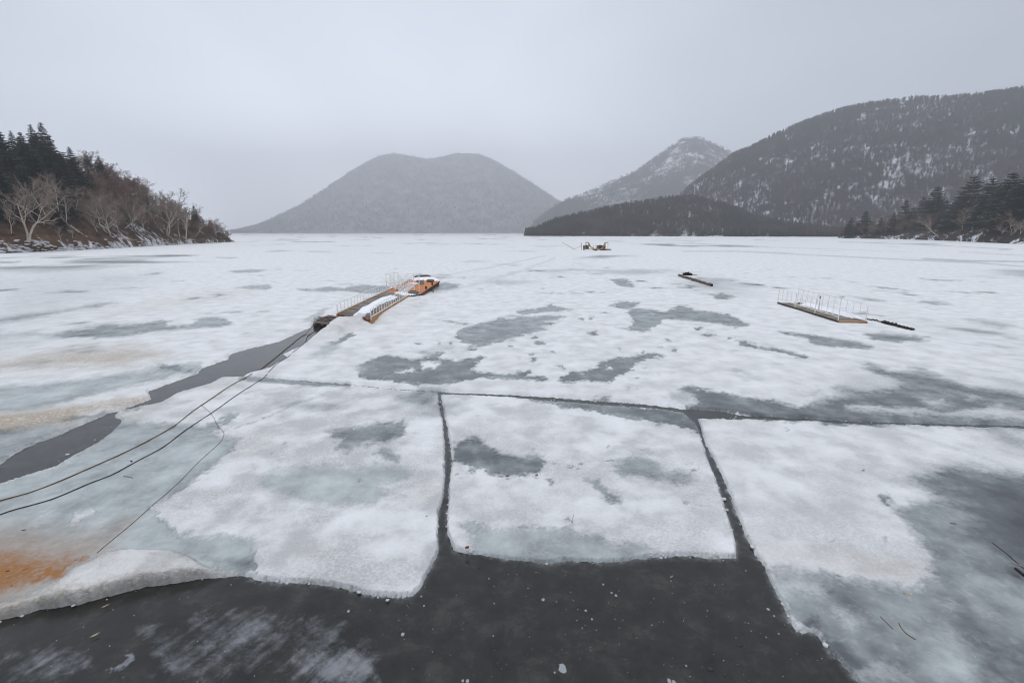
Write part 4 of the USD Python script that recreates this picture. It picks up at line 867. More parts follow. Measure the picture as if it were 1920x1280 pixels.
# right shore (photo points)
def RZ(x, y): return 1560 + x / 5.333, 310 + y / 5.333
RB = [(1070, 700, 480, 3, 'reddish bare tree leaning left in the middle of the right shore'), (720, 640, 410, 1, 'forked pinkish bare tree in front of the right conifers'), (410, 690, 450, 0, 'slender grey birch near the left end of the right shore'), (1310, 650, 470, 3, 'bare tree leaning left over the right snowbank'),
      (1400, 650, 395, 0, 'tall pale birch with a round open crown on the right shore'), (1690, 690, 420, 2, 'wide fan-shaped willow with many tan stems at right'), (1790, 700, 500, 2, 'second tan many-stemmed willow near the right edge'), (900, 640, 470, 1, 'low grey bare tree between the pinkish ones at right'), (560, 670, 470, 0, 'thin bare tree among the small conifers at right'), (1880, 690, 520, 1, 'bare reddish bush tree at the right picture edge')]
for x, f_, t_, k, lab in RB:
    X, Fy = RZ(x, f_); p, h = stand(right_h, X, Fy, RZ(x, t_)[1]); tree('birch_tree', PRO_BIRCH[k], 10.0, p, h, rt.uniform(0, 6.28), lab, fat=1.3)
RC = [(170, 700, 520, ''), (310, 690, 455, ''), (590, 690, 470, 'rounded dark conifer near the left end of the right shore'), (700, 640, 345, 'pointed conifer behind the pinkish trees of the right shore'), (990, 620, 205, 'broad dark conifer at the middle of the right shore'), (870, 600, 310, ''), (1100, 620, 345, ''), (1330, 600, 105, 'tall pointed conifer rising above the right shore'), (1240, 600, 260, ''), (1520, 600, 125, ''), (1700, 620, 65, 'massive dark conifer clump left of the right edge'), (1610, 600, 190, ''), (1850, 610, 95, ''), (1920, 600, 30, 'tallest conifer cut off by the right picture edge'), (1780, 620, 200, ''), (470, 690, 520, ''), (240, 700, 560, ''), (780, 640, 420, ''), (1450, 620, 290, ''), (1170, 640, 400, '')]
for x, f_, t_, nm in RC:
    X, Fy = RZ(x, f_); p, h = stand(right_h, X, Fy, RZ(x, t_)[1])
    tree('conifer_tree', PRO_CON[rt.randrange(4)], 12.0, p, h, rt.uniform(0, 6.28), nm or 'dark conifer in the stand along the right shore', None if nm else 'conifers of the right shore', fat=rt.uniform(1.15, 1.5))
height, F, T = right_h
for q in range(60):
    px = rt.uniform(1580, 1960); a, _ = az_el(px, 440); r0, r1, hh = F(a); t = rt.uniform(0.15, 1.0); r = r0 + t * (r1 - r0)
    z = float(height(np.array([a]), np.array([r]))[0])
    tree('bare_tree', PRO_BROWN[rt.randrange(4)], 10.0, (r * math.sin(a), r * math.cos(a), z), rt.uniform(8, 14), rt.uniform(0, 6.28), 'bare dark brown tree in the thicket along the right shore', 'bare trees of the right shore', fat=1.3)


# undergrowth as joined brushwood
def brush(hl, n, px0, px1, t0, t1, seed, hmin, hmax, label):
    rng = np.random.default_rng(seed); height, F, T = hl
    px = rng.uniform(px0, px1, n); a = np.array([az_el(x, 440)[0] for x in px]); f3 = F(a); t = rng.uniform(t0, t1, n)
    r = f3[:, 0] + t * (f3[:, 1] - f3[:, 0]); x, y = r * np.sin(a), r * np.cos(a)
    m = n2(x * 0.12, y * 0.12, seed, 3) > -0.06
    a, r, x, y = a[m], r[m], x[m], y[m]; z = height(a, r); n = m.sum()
    p0, p1 = [], []
    for k in range(14):
        d = np.stack([rng.normal(0, 0.55, n), rng.normal(0, 0.55, n), rng.uniform(0.4, 1.1, n)], 1) * rng.uniform(hmin, hmax, (n, 1))
        b = np.stack([x + rng.normal(0, 0.35, n), y + rng.normal(0, 0.35, n), z - 0.1], 1); p0.append(b); p1.append(b + d)
    return tag(obj('brushwood', tubes(np.concatenate(p0), np.concatenate(p1), 0.035, 0.008, 3), M_BRUSH), label, 'brushwood', None, 'stuff')


brush(left_h, 3800, -60, 428, 0.07, 1.0, 51, 0.5, 1.7, 'brown leafless undergrowth covering the left hillside')
brush(right_h, 1800, 1575, 1960, 0.05, 0.9, 52, 0.8, 2.6, 'dark leafless undergrowth along the right shore')


# distant woods: too many to count, one object each
def far_bare(seed, n=34, h=1.0):
    rng = np.random.default_rng(seed)
    p0 = [[0, 0, -0.15]]; p1 = [[0, 0, 0.8]]; r0 = [0.020]; r1 = [0.008]
    for k in range(n):
        z = rng.uniform(0.25, 0.8); a = rng.uniform(0, 6.28); s = rng.uniform(0.10, 0.30) * (1.15 - abs(z - 0.5))
        p0.append([0.02 * math.cos(a), 0.02 * math.sin(a), z]); p1.append([s * math.cos(a), s * math.sin(a), z + rng.uniform(0.08, 0.3)]); r0.append(0.013); r1.append(0.010)
    return tubes(p0, p1, r0, r1, 3)


def far_conifer(seed):
    rng = np.random.default_rng(seed); vs, fs = [], []; o = 0
    for k in range(9):
        t = k / 9; z = 0.08 + 0.9 * t; L = 0.21 * (1 - t) ** 0.8 + 0.015
        for q in range(6):
            a = 6.283 * (q + rng.uniform(-0.3, 0.3)) / 6 + k; l = L * rng.uniform(0.7, 1.2); b = 0.5
            vs += [[0, 0, z + 0.10], [l * math.cos(a - b), l * math.sin(a - b), z - 0.03], [l * math.cos(a + b), l * math.sin(a + b), z - 0.05]]
            fs.append([o, o + 1, o + 2]); o += 3
    return np.array(vs), np.array(fs)


def forest(name, hl, n, px0, px1, seed, hb, hc, pcon, label, t0=0.0, t1=1.03, thin=0.0, noise=0.01, mats=None, streaks=0.0):
    mb, mc = mats or (M_FARTWIG, M_FARNEEDLE)
    rng = np.random.default_rng(seed); height, F, T = hl
    px = rng.uniform(px0, px1, n); a = np.interp(px, np.linspace(px0, px1, 60), [az_el(x, 430)[0] for x in np.linspace(px0, px1, 60)])
    f3 = F(a); t = rng.uniform(t0, t1, n); r = f3[:, 0] + t * (f3[:, 1] - f3[:, 0]); x, y = r * np.sin(a), r * np.cos(a); z = height(a, r)
    den = n2(x * noise, y * noise, seed, 3) + 0.5 * n2(x * noise * 5, y * noise * 5, seed + 1, 2)
    den = den + streaks * (0.55 * n2(a * 150, t * 6, seed + 9, 2) + 1.0 * n2(a * 620, t * 26, seed + 10, 2))
    m = (den > thin - 0.5) & (z > 0.3) & (rng.random(n) < np.clip(1.0 + (den - thin) * 4, 0.12, 1))
    a, x, y, z, den, t = a[m], x[m], y[m], z[m], den[m], t[m]; n = len(a)
    pc = pcon(t, n2(x * noise * 0.8, y * noise * 0.8, seed + 5, 2)); con = rng.random(n) < pc
    pi = UsdGeom.PointInstancer.Define(stage, '/World/' + numbered('/World', name))
    rel = pi.CreatePrototypesRel()
    for k in range(3):
        rel.AddTarget(usdkit.mesh(stage, f'{pi.GetPath()}/bare_crown_{k:03d}', far_bare(seed * 7 + k), mb).GetPath())
    for k in range(2):
        rel.AddTarget(usdkit.mesh(stage, f'{pi.GetPath()}/conifer_crown_{k:03d}', far_conifer(seed * 9 + k), mc).GetPath())
    pi.CreateProtoIndicesAttr(Vt.IntArray.FromNumpy(np.where(con, 3 + rng.integers(0, 2, n), rng.integers(0, 3, n)).astype(np.int32)))
    pi.CreatePositionsAttr(Vt.Vec3fArray.FromNumpy(np.stack([x, y, z - 0.2], 1).astype(np.float32)))
    h = np.where(con, rng.uniform(hc[0], hc[1], n), rng.uniform(hb[0], hb[1], n)); w = h * rng.uniform(0.9, 1.35, n)
    pi.CreateScalesAttr(Vt.Vec3fArray.FromNumpy(np.stack([w, w, h], 1).astype(np.float32)))
    ang = rng.uniform(0, 6.283, n)
    q = np.zeros((n, 4), np.float16); q[:, 2] = np.sin(ang / 2); q[:, 3] = np.cos(ang / 2)
    pi.CreateOrientationsAttr(Vt.QuathArray.FromNumpy(q))
    tag(pi.GetPrim(), label, 'forest', None, 'stuff')


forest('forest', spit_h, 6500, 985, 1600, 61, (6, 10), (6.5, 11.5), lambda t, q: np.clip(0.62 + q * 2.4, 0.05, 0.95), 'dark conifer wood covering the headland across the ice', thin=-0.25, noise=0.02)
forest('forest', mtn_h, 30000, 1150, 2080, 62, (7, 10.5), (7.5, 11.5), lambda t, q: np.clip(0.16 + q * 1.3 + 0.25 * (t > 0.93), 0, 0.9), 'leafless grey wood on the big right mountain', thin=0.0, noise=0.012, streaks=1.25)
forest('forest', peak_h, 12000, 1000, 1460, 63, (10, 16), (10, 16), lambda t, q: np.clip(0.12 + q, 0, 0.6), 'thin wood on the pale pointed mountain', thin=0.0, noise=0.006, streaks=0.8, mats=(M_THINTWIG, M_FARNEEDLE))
forest('forest', twin_h, 9000, 430, 1150, 64, (11, 18), (11, 18), lambda t, q: np.clip(0.35 + q, 0, 0.8), 'faint wood on the twin humped mountain', thin=-0.12, noise=0.004, mats=(M_HAZETWIG, M_HAZENEEDLE))

# ------------------------------------------------------------------ rocks and snow lumps along the left shore
def lump(seed, r, flat=0.55):
    m = trimesh.creation.icosphere(subdivisions=2, radius=1.0); v = m.vertices.copy()
    v *= (1 + 0.5 * (meshkit.fbm(v * 1.6 + seed * 7.7, 3, seed)[:, None] - 0.5))
    return v * [r, r * 0.8, r * flat], m.faces


vs = []
rng = np.random.default_rng(71); height, F, T = left_h
for k in range(420):
    px = rng.uniform(-60, 400); a = az_el(px, 455)[0]; r0 = float(F(a)[0]); r = r0 + abs(rng.normal(0, 2.4)) - 1.0; v, f = lump(k % 9, rng.uniform(0.25, 0.9), 0.30)
    vs.append((v + [r * math.sin(a), r * math.cos(a), max(0.0, float(height(np.array([a]), np.array([r]))[0]))], f))
tag(obj('snow_lumps', join(*vs), M_OLDSNOW, smooth=True), 'broken ridge of snow and ice heaped along the left shoreline', 'snow lumps', None, 'stuff')

# ------------------------------------------------------------------ haze
hv, hf = box(-3300, 2750, -1900, 5650, -1.6, 840.0)
M_HAZE = usdkit.material(stage, '/World/Looks/snowy_air', {'v': ('principled_volume', {'color': (0.96, 0.97, 0.99), 'density': HAZE_DENSITY, 'anisotropy': HAZE_G})}, volume='v.volume')
tag(obj('haze', (hv, hf), M_HAZE), 'pale snowy haze filling the air over the lake', 'haze', None, 'stuff')

# ================================================================== things on the ice
ICE = 0.12


def shear(m):
    """local pier coordinates (across, along, up) to the ground: the pier is skewed as in the photograph"""
    v, f = m; v = np.asarray(v, float)
    return np.stack([-11.2 + v[:, 0], 30.55 + v[:, 1] - 0.64 * v[:, 0], v[:, 2]], 1), f


def pier_pt(x, y, z=0.0): return np.array([-11.2 + x, 30.55 + y - 0.64 * x, z])


# --- slatted floating walkway
DZ = 0.42
w = thing('floating_walkway', 'slatted wooden floating walkway with white railings and ochre side beams', 'walkway')
rs = random.Random(3)
for k in range(38):
    y = 0.05 + k * 0.315
    q = rs.uniform(-0.02, 0.02)
    obj('slat', shear(box(0.10 + q, 2.62 + q, y, y + 0.17, DZ - 0.05 + rs.uniform(-.008, .008), DZ + rs.uniform(-.004, .012), 0.008)), M_SLAT[rs.choice([0, 1, 1, 2])], w)
for x in (0.0, 2.64):
    obj('side_beam', shear(box(x - 0.02, x + 0.08, -0.05, 12.1, 0.06, DZ + 0.03, 0.012)), M_OCHRE, w)
obj('end_board', shear(box(0.08, 2.62, -0.03, 0.02, 0.10, DZ - 0.06)), M_REDRUST, w)
obj('underframe', shear(join(*[box(x, x + 0.12, 0.05, 12.0, 0.02, DZ - 0.06) for x in (0.5, 1.3, 2.1)])), M_BLACK, w)
for x in (0.02, 2.70):
    y0, y1 = (0.1, 11.2) if x < 1 else (-0.05, 10.6); zt, zb = DZ + 0.66, DZ + 0.10
    n = 17 if x < 1 else 18
    tops = [pier_pt(x, y0, DZ), pier_pt(x, y0, zt - 0.10), pier_pt(x, y0 + 0.10, zt), pier_pt(x, y1, zt)]
    rail = join(path_tube(spline(tops[1:], 14), 0.023), bars([(pier_pt(x, y0, zb), pier_pt(x, y1, zb))], 0.025))
    r = obj('railing', rail, M_WHITE, w)
    for k in range(n):
        y = y0 + (y1 - y0) * k / (n - 1)
        obj('post', bars([(pier_pt(x, y, DZ - 0.08 if k % 4 == 0 else zb), pier_pt(x, y, zt - (0.06 if k == 0 else 0)))], 0.016 if k % 4 else 0.022), M_WHITE, r)

# --- dark low timber dock end in the open lead
c0 = ground(584, 606, 0.2); c1 = ground(610, 611, 0.2)
d = thing('timber_dock', 'low dark wet timber dock end standing in the open lead', 'dock')
for k in range(7):
    y = -2.6 + k * 0.36
    obj('plank', shear(box(-0.62 + rs.uniform(-.15, .1), 1.25 + rs.uniform(-.1, .3), y, y + 0.22, 0.24 + rs.uniform(-.02, .02), 0.30 + rs.uniform(-.02, .03), 0.01)), M_DARKWOOD if k % 3 else M_SLAT[2], d)
for x in (-0.5, 1.0):
    obj('bearer', shear(box(x, x + 0.16, -2.65, -0.12, 0.06, 0.235)), M_BLACK, d)
obj('crosspiece', shear(box(-0.60, 1.2, -2.72, -2.60, -0.05, 0.20)), M_BLACK, d)
obj('green_batten', shear(box(-0.05, 1.35, -1.55, -1.40, 0.335, 0.385)), M_GREEN, d)
obj('batten', bars([(pier_pt(-0.75, -1.6, 0.40), pier_pt(0.5, -1.3, 0.44))], 0.035), M_REDRUST, d)

# --- orange raft
g = thing('orange_raft', 'orange painted plank raft at the far end of the slatted walkway', 'raft')
DR = 0.40
for k in range(12):
    x = 0.02 + k * 0.285
    y1 = 25.5 - 0.18 * k
    obj('deck_plank', shear(box(x, x + 0.275, 11.9 if x < 2.75 else 12.3, y1, DR - 0.06, DR + rs.uniform(0, 0.012), 0.008)), M_ORANGE, g)
obj('hull', shear(box(0.05, 3.40, 12.0, 23.4, -0.05, DR - 0.07)), M_REDRUST, g)
for x in (0.0, 3.45):
    obj('edge_beam', shear(box(x - 0.03, x + 0.06, 12.0, 23.6, 0.33, DR + 0.02, 0.01)), M_DARKWOOD, g)
for y in (16.0, 19.5):
    obj('bollard', tubes([pier_pt(3.3, y, DR)], [pier_pt(3.3, y, DR + 0.25)], 0.07, 0.09, 8, caps=True), M_BLACK, g)
obj('mooring_chain', path_tube(spline([pier_pt(3.48, 17.5, 0.36), pier_pt(3.8, 17.0, 0.15), pier_pt(4.0, 16.4, 0.13)], 10), 0.03), M_BLACK, g)


# --- two white boarding stairs
def stairs(base, top, width, hgt, rail, steps, label):
    """base, top: ground points (x, y) under the foot and the platform"""
    base, top = np.array(base, float), np.array(top, float)
    L = np.hypot(*(top - base)); yaw = math.atan2(top[1] - base[1], top[0] - base[0])
    t = thing('boarding_stairs', label, 'stairs', (base[0], base[1], DR + 0.01), yaw)
    run = L - 0.55; hw = width / 2
    for k in range(steps):
        u = (k + 0.5) / (steps + 0.5); obj('step', box(run * u - 0.13, run * u + 0.13, -hw + 0.04, hw - 0.04, hgt * u - 0.02, hgt * u + 0.015), M_WHITE, t)
    obj('platform', box(run, L, -hw, hw, hgt - 0.05, hgt, 0.006), M_WHITE, t)
    obj('platform_snow', box(run + 0.03, L - 0.03, -hw + 0.05, hw - 0.05, hgt + 0.002, hgt + 0.06, 0.03), M_SNOW, t)
    for s in (-1, 1):
        y = s * hw
        v = np.array([[0, y - 0.02, 0], [0, y + 0.02, 0], [run, y - 0.02, hgt - 0.2], [run, y + 0.02, hgt - 0.2], [0, y - 0.02, 0.2], [0, y + 0.02, 0.2], [run, y - 0.02, hgt], [run, y + 0.02, hgt]])
        obj('stringer', (v, np.array([[0, 2, 6], [0, 6, 4], [1, 7, 3], [1, 5, 7], [4, 6, 7], [4, 7, 5], [0, 1, 3], [0, 3, 2], [0, 4, 5], [0, 5, 1], [2, 3, 7], [2, 7, 6]])), M_WHITE, t)
        for x in (run + 0.05, L - 0.04):
            obj('leg', bars([((x, y, 0), (x, y, hgt - 0.05))], 0.03), M_WHITE, t)
        pts = [(0.0, y, 0.2 + rail * 0.85), (run * 0.97, y, hgt + rail), (L - 0.08, y, hgt + rail), (L, y, hgt + rail - 0.08), (L, y, hgt)]
        r = obj('handrail', join(bars([(pts[i], pts[i + 1]) for i in range(4)], 0.030), bars([((0, y, 0.2 + rail * 0.42), (run, y, hgt + rail * 0.5)), ((run, y, hgt + rail * 0.5), (L, y, hgt + rail * 0.5))], 0.020)), M_WHITE, t)
        for k in range(6):
            u = k / 6; x = run * u; obj('baluster', bars([((x, y, hgt * u + 0.1), (x, y, hgt * u + 0.2 * (1 - u) + rail * (0.85 + 0.15 * u)))], 0.015), M_WHITE, r)
        obj('upright', bars([((run, y, hgt), (run, y, hgt + rail))], 0.020), M_WHITE, r)
    obj('foot_bar', bars([((0, -hw, 0.02), (L, -hw, 0.02)), ((0, hw, 0.02), (L, hw, 0.02))], 0.022), M_WHITE, t)


sA0, sA1 = ground(750, 543.5, DR), ground(732.5, 541.5, DR)
stairs(sA0[:2], sA1[:2], 0.9, 0.62, 0.82, 3, 'small white steel boarding stairs rising to the left on the orange raft')
sB0, sB1 = ground(752, 549.5, DR), ground(781.5, 546.5, DR)
stairs(sB0[:2], sB1[:2], 0.85, 0.72, 0.85, 5, 'larger white boarding stairs rising to the right at the raft edge')


def place(v, p, rz=0.0):
    v = np.asarray(v, float); c, s = math.cos(rz), math.sin(rz)
    return np.stack([v[:, 0] * c - v[:, 1] * s + p[0], v[:, 0] * s + v[:, 1] * c + p[1], v[:, 2] + p[2]], 1)


bp = ground(788, 533, DR)
b = thing('storage_box', 'grey steel storage box with a snowy lid on the orange raft', 'box', (bp[0], bp[1], DR + 0.012), -0.3)
obj('body', box(-0.27, 0.27, -0.27, 0.27, 0, 0.42, 0.01), M_STEEL, b); obj('door', box(-0.24, -0.02, -0.295, -0.272, 0.04, 0.38), M_OCHRE, b); obj('lid', box(-0.30, 0.30, -0.30, 0.30, 0.422, 0.45, 0.01), M_SNOW, b)


def torus(R_, r, n=28, k=12):
    a, b_ = np.meshgrid(np.arange(n) * 2 * np.pi / n, np.arange(k) * 2 * np.pi / k, indexing='ij')
    v = np.stack([(R_ + r * np.cos(b_)) * np.cos(a), (R_ + r * np.cos(b_)) * np.sin(a), r * np.sin(b_) * 0.9], -1).reshape(-1, 3)
    i, j = np.meshgrid(np.arange(n), np.arange(k), indexing='ij'); i2, j2 = (i + 1) % n, (j + 1) % k
    q = np.stack([i * k + j, i2 * k + j, i2 * k + j2, i * k + j2], -1).reshape(-1, 4)
    return v, np.concatenate([q[:, [0, 1, 2]], q[:, [0, 2, 3]]])


for (px, py, rr_, zc, lab) in ((775, 551.5, 0.46, DR + 0.15, 'grey weathered tyre lying on the near corner of the orange raft'), (807, 528.5, 0.42, DR + 0.14, 'snow dusted tyre near the far right corner of the raft')):
    p = ground(px, py, DR); t = thing('tyre', lab, 'tyre', (p[0], p[1], zc))
    v, f = torus(rr_ - 0.14, 0.14); obj('tread', (v, f), M_TYRE, t, smooth=True)
    v, f = torus(rr_ - 0.20, 0.03); obj('bead', (v + [0, 0, 0.10], f), M_BLACK, t, smooth=True)


def snow_pile(name, outline, z0, h, label, seed=0, cat='snow pile', res=0.09, mat=None):
    """a rounded drift over an outline given in metres"""
    from shapely.geometry import Polygon, Point
    from shapely import points, distance, contains, boundary
    pg = Polygon(outline).buffer(0.12).buffer(-0.05); x0, y0, x1, y1 = pg.bounds
    xs, ys = np.arange(x0 - res, x1 + 2 * res, res), np.arange(y0 - res, y1 + 2 * res, res); X, Y = np.meshgrid(xs, ys)
    pt = points(X.ravel(), Y.ravel()); dd = distance(pt, pg.boundary); ins = contains(pg, pt); dd = np.where(ins, dd, -dd)
    nz = n2(X.ravel() * 1.3, Y.ravel() * 1.3, seed + 80, 3)
    z = z0 + h * np.sqrt(np.clip(dd / 0.45, 0, 1)) * (0.8 + 0.7 * nz) - 0.03 * (dd <= 0)
    i = np.arange(X.size).reshape(X.shape); keep = (dd > -res * 0.9).reshape(X.shape)
    cell = keep[:-1, :-1] & keep[1:, :-1] & keep[:-1, 1:] & keep[1:, 1:]
    q = np.stack([i[:-1, :-1][cell], i[:-1, 1:][cell], i[1:, 1:][cell], i[1:, :-1][cell]], -1)
    f = np.concatenate([q[:, [0, 1, 2]], q[:, [0, 2, 3]]]); used, inv = np.unique(f, return_inverse=True)
    v = np.stack([X.ravel(), Y.ravel(), z], 1)[used]
    return tag(obj(name, (v, inv.reshape(-1, 3)), mat or M_SNOW, smooth=True), label, cat)


def gz(z, *pts): return [tuple(ground(540 + x / 6, 480 + y / 6, z)[:2]) for x, y in pts]
snow_pile('snow_pile', gz(DZ, (740, 668), (800, 625), (840, 580), (900, 560), (960, 520), (1050, 475), (1160, 445), (1225, 462), (1180, 490), (1080, 520), (1000, 560), (940, 600), (900, 640), (840, 655), (780, 672)), DZ + 0.005, 0.16, 'long white snow drift lying on the slatted walkway', 1)
snow_pile('snow_pile', gz(DR, (1200, 415), (1320, 400), (1420, 400), (1460, 430), (1400, 440), (1300, 445)), DR + 0.01, 0.14, 'small snow patch beside the tyre on the near raft corner', 2)
snow_pile('snow_pile', gz(DR, (1380, 255), (1480, 240), (1600, 238), (1690, 262), (1680, 280), (1560, 275), (1420, 278)), DR + 0.01, 0.12, 'snow heap across the far end of the orange raft', 3)
snow_pile('net_heap', gz(DR, (1420, 238), (1500, 228), (1590, 226), (1600, 240), (1520, 246), (1440, 246)), DR + 0.05, 0.20, 'dark brown heap of netting at the back of the orange raft', 4, 'net heap', 0.07, M_CLUTTER)

# --- ropes and cables from the dock to the shore
def rope(name, pts, r, mat, label, n=140, cat='rope'):
    """a line laid over the ice; a third value in a point lifts it clear of the ice"""
    c = spline([(*ground(x, y, q[0] if q else 0.07)[:2], q[0] if q else 0.0) for x, y, *q in pts], n)
    lie = np.array([ice_top(x, y) for x, y in c[:, :2]]); lie = np.convolve(np.pad(lie, 3, mode='edge'), np.ones(7) / 7, 'valid')
    c[:, 2] = np.maximum(c[:, 2], lie + r * 0.7)
    return tag(obj(name, path_tube(c, r), mat, smooth=True), label, cat)


def Z1z(*p): return [(x / 3, 640 + y / 3) for x, y in p]
rope('rope', [(-420, 1040), (-60, 955)] + Z1z((0, 890), (180, 840), (450, 730), (700, 620), (850, 545), (960, 485), (1100, 385), (1220, 310), (1340, 230), (1420, 180), (1500, 122), (1640, 10)) + [(570, 626), (582, 616, 0.2), (597, 604, 0.40)], 0.013, M_ROPE, 'brown mooring rope running over the ice to the dark dock')
rope('cable', [(-420, 1090), (-60, 990)] + Z1z((0, 970), (300, 880), (500, 795), (640, 740), (750, 680), (900, 600), (1050, 490), (1180, 410), (1330, 305), (1460, 220), (1560, 130), (1700, 25)) + [(585, 622), (600, 612, 0.2)], 0.012, M_CABLE, 'black cable lying on the ice below the brown rope', cat='cable')
rope('thin_line', Z1z((545, 1182), (760, 1000), (1000, 790), (1130, 660), (1240, 560), (1260, 520), (1230, 480), (1190, 410), (1130, 360)), 0.005, M_ROPE, 'thin ochre line crossing the teal ice towards the snow', cat='line')
kp = ground(247, 868, ICE); tag(obj('rope_knot', (lump(3, 0.026, 0.8)[0] + [kp[0], kp[1], ICE + 0.05], lump(3, 0.05)[1]), M_CABLE), 'small dark knot of twine on the black cable', 'knot')

# --- sunken footbridge at the right
A, B, C, D = (ground(x, y, 0.22)[:2] for x, y in ((1459, 566), (1573, 601), (1621, 602), (1490, 566)))
ax = (A - B); Lb = np.hypot(*ax); ax /= Lb; nx = np.array([ax[1], -ax[0]]); Wb = 1.55
fb = thing('footbridge', 'grey slatted footbridge with white railings frozen into the snow at right', 'footbridge', (B[0], B[1], 0.0), math.atan2(ax[1], ax[0]))
# local x runs away from the viewer, local -y to the right
FZ = 0.19
for k in range(26):
    x = 0.04 + k * (Lb - 0.1) / 26
    obj('slat', box(x, x + 0.24, -Wb + 0.07, -0.07, FZ - 0.04 + rs.uniform(-.01, .01), FZ + rs.uniform(-.005, .012), 0.008), M_SLAT[rs.choice([1, 2, 2])], fb)
for y in (0.0, -Wb):
    obj('side_beam', box(-0.05, Lb, y - 0.06, y + 0.06, 0.08, FZ + 0.02, 0.01), M_DARKWOOD, fb)
obj('end_beam', box(-0.12, -0.052, -Wb - 0.05, 0.05, 0.10, FZ + 0.02, 0.01), M_OCHRE, fb)
for y, x0, x1 in ((0.02, 0.05, Lb), (-Wb - 0.02, 0.0, Lb + 0.3)):
    zt = FZ + 1.05; r = obj('railing', join(path_tube(spline([(x0, y, zt - 0.12), (x0 + 0.05, y, zt - 0.03), (x0 + 0.14, y, zt), (x1 * 0.5, y, zt), (x1, y, zt)], 30), 0.022), bars([((x0, y, FZ + 0.26), (x1, y, FZ + 0.26))], 0.021)), M_WHITE, fb)
    for k in range(13):
        x = x0 + (x1 - x0) * k / 12; big = k % 4 == 0
        obj('post', bars([((x, y, FZ - 0.2 if big else FZ + 0.26), (x, y, zt - (0.1 if k == 0 else 0)))], 0.025 if big else 0.015), M_WHITE, r)
p = lambda x, y: tuple((B + ax * x + nx * y)[:2])
snow_pile('snow_pile', [p(0.8, Wb * 1.0), p(2.0, Wb * 0.86), p(4, Wb * 0.78), p(7.0, Wb * 0.7), p(7.8, Wb + 0.3), p(4, Wb + 0.9), p(1.2, Wb + 0.5)], 0.12, 0.30, 'grey snow bank along the far side of the footbridge', 6)
pp = p(4.0, Wb * 0.55)
mp = thing('marker_post', 'short white marker post standing on the footbridge', 'post', (pp[0], pp[1], FZ))
obj('shaft', tubes([[0, 0, -0.02]], [[0, 0, 0.85]], 0.05, 0.04, 8, caps=True), M_WHITE, mp); obj('cap', tubes([[0, 0, 0.852]], [[0, 0, 1.05]], 0.055, 0.05, 8, caps=True), M_STEEL, mp)


def log(name, a, b, r, mat, label, cat, bark=0.3, seed=1):
    a, b = np.array(a, float), np.array(b, float); n = 24; rng = np.random.default_rng(seed)
    pts = a + (b - a) * np.linspace(0, 1, n)[:, None] + np.c_[rng.normal(0, 0.03, n), rng.normal(0, 0.03, n), rng.normal(0, 0.02, n)]
    v, f = path_tube(pts, 1.0, 8); c = np.repeat(pts, 8, 0); v = c + (v - c) * r * (1 + bark * rng.normal(0, 1, (len(v), 1)) * 0.5)
    return tag(obj(name, (v, f), mat), label, cat)


a, b = ground(1273, 515.5, 0.25), ground(1335, 534.5, 0.2)
log('timber_beam', a, b, 0.12, simple('brown_weathered_log', (0.17, 0.115, 0.08), 0.85, 0.5, 4, bump=0.4), 'long brown timber beam frozen into the snow beyond the pools', 'timber', 0.5, 4)
a, b = ground(1281, 514, 0.2), ground(1295, 514.5, 0.2)
log('dark_log', a, b, 0.22, M_BLACK, 'short black log lying just behind the long timber beam', 'log', 0.6, 5)
a, b = ground(1297, 514.0, 0.15), ground(1307, 516, 0.12)
log('pale_stick', a, b, 0.04, M_STRAW, 'thin pale stick beside the short black log', 'stick', 0.3, 6)
a, b = ground(1656, 604, 0.14), ground(1712, 618, 0.12)
log('dark_plank', a, b, 0.11, M_BLACK, 'black plank lying in the snow right of the footbridge', 'plank', 0.5, 7)
a, b = ground(1625, 597, 0.14), ground(1672, 608, 0.12)
log('brown_pole', a, b, 0.04, M_DARKWOOD, 'thin brown pole between the footbridge and the black plank', 'pole', 0.4, 8)

# --- distant landing raft with two ramps
def FP(x, y, z=0.4): return ground(1080 + x / 21.33, 450 + y / 21.33, z)
o_ = FP(820, 370)
U = (FP(1300, 370) - o_)[0] / 480   # metres per zoomed pixel
fr_ = thing('landing_raft', 'small far landing raft with two curved tan ramps on the ice', 'raft', (o_[0], o_[1], 0.1))
obj('deck', box(-510 * U, 560 * U, -1.2, 1.8, 0.05, 0.42, 0.03), M_RUSTWHITE, fr_)
obj('deck_snow', join(box(-500 * U, -200 * U, -1.6, -1.21, 0.0, 0.30, 0.1), box(-420 * U, 100 * U, -1.9, -1.61, 0.0, 0.16, 0.06)), M_SNOW, fr_)
obj('hull', box(-300 * U, 380 * U, -1.26, -1.202, 0.02, 0.30), M_REDRUST, fr_)
for s, x0, x1 in ((-1, -440, -100), (1, 440, 150)):
    for y in (-0.6, 0.5):
        pts = spline([(x0 * U, y, 2.35), ((x0 - s * 90) * U, y, 2.30), ((x0 * 0.45 + x1 * 0.55) * U, y, 1.2), (x1 * U, y, 0.5)], 16)
        obj('ramp', path_tube(pts, 0.14, 6), M_RUSTWHITE, fr_)
    for xx in (x0, x0 - s * 95):
        obj('post', bars([((xx * U, -0.6, 0.4), (xx * U, -0.6, 2.3))], 0.09), M_WHITE if s > 0 else M_RUSTWHITE, fr_)
obj('stern_post', bars([((-600 * U, 0, 0.1), (-600 * U, 0, 2.3))], 0.08), M_STRAW, fr_)
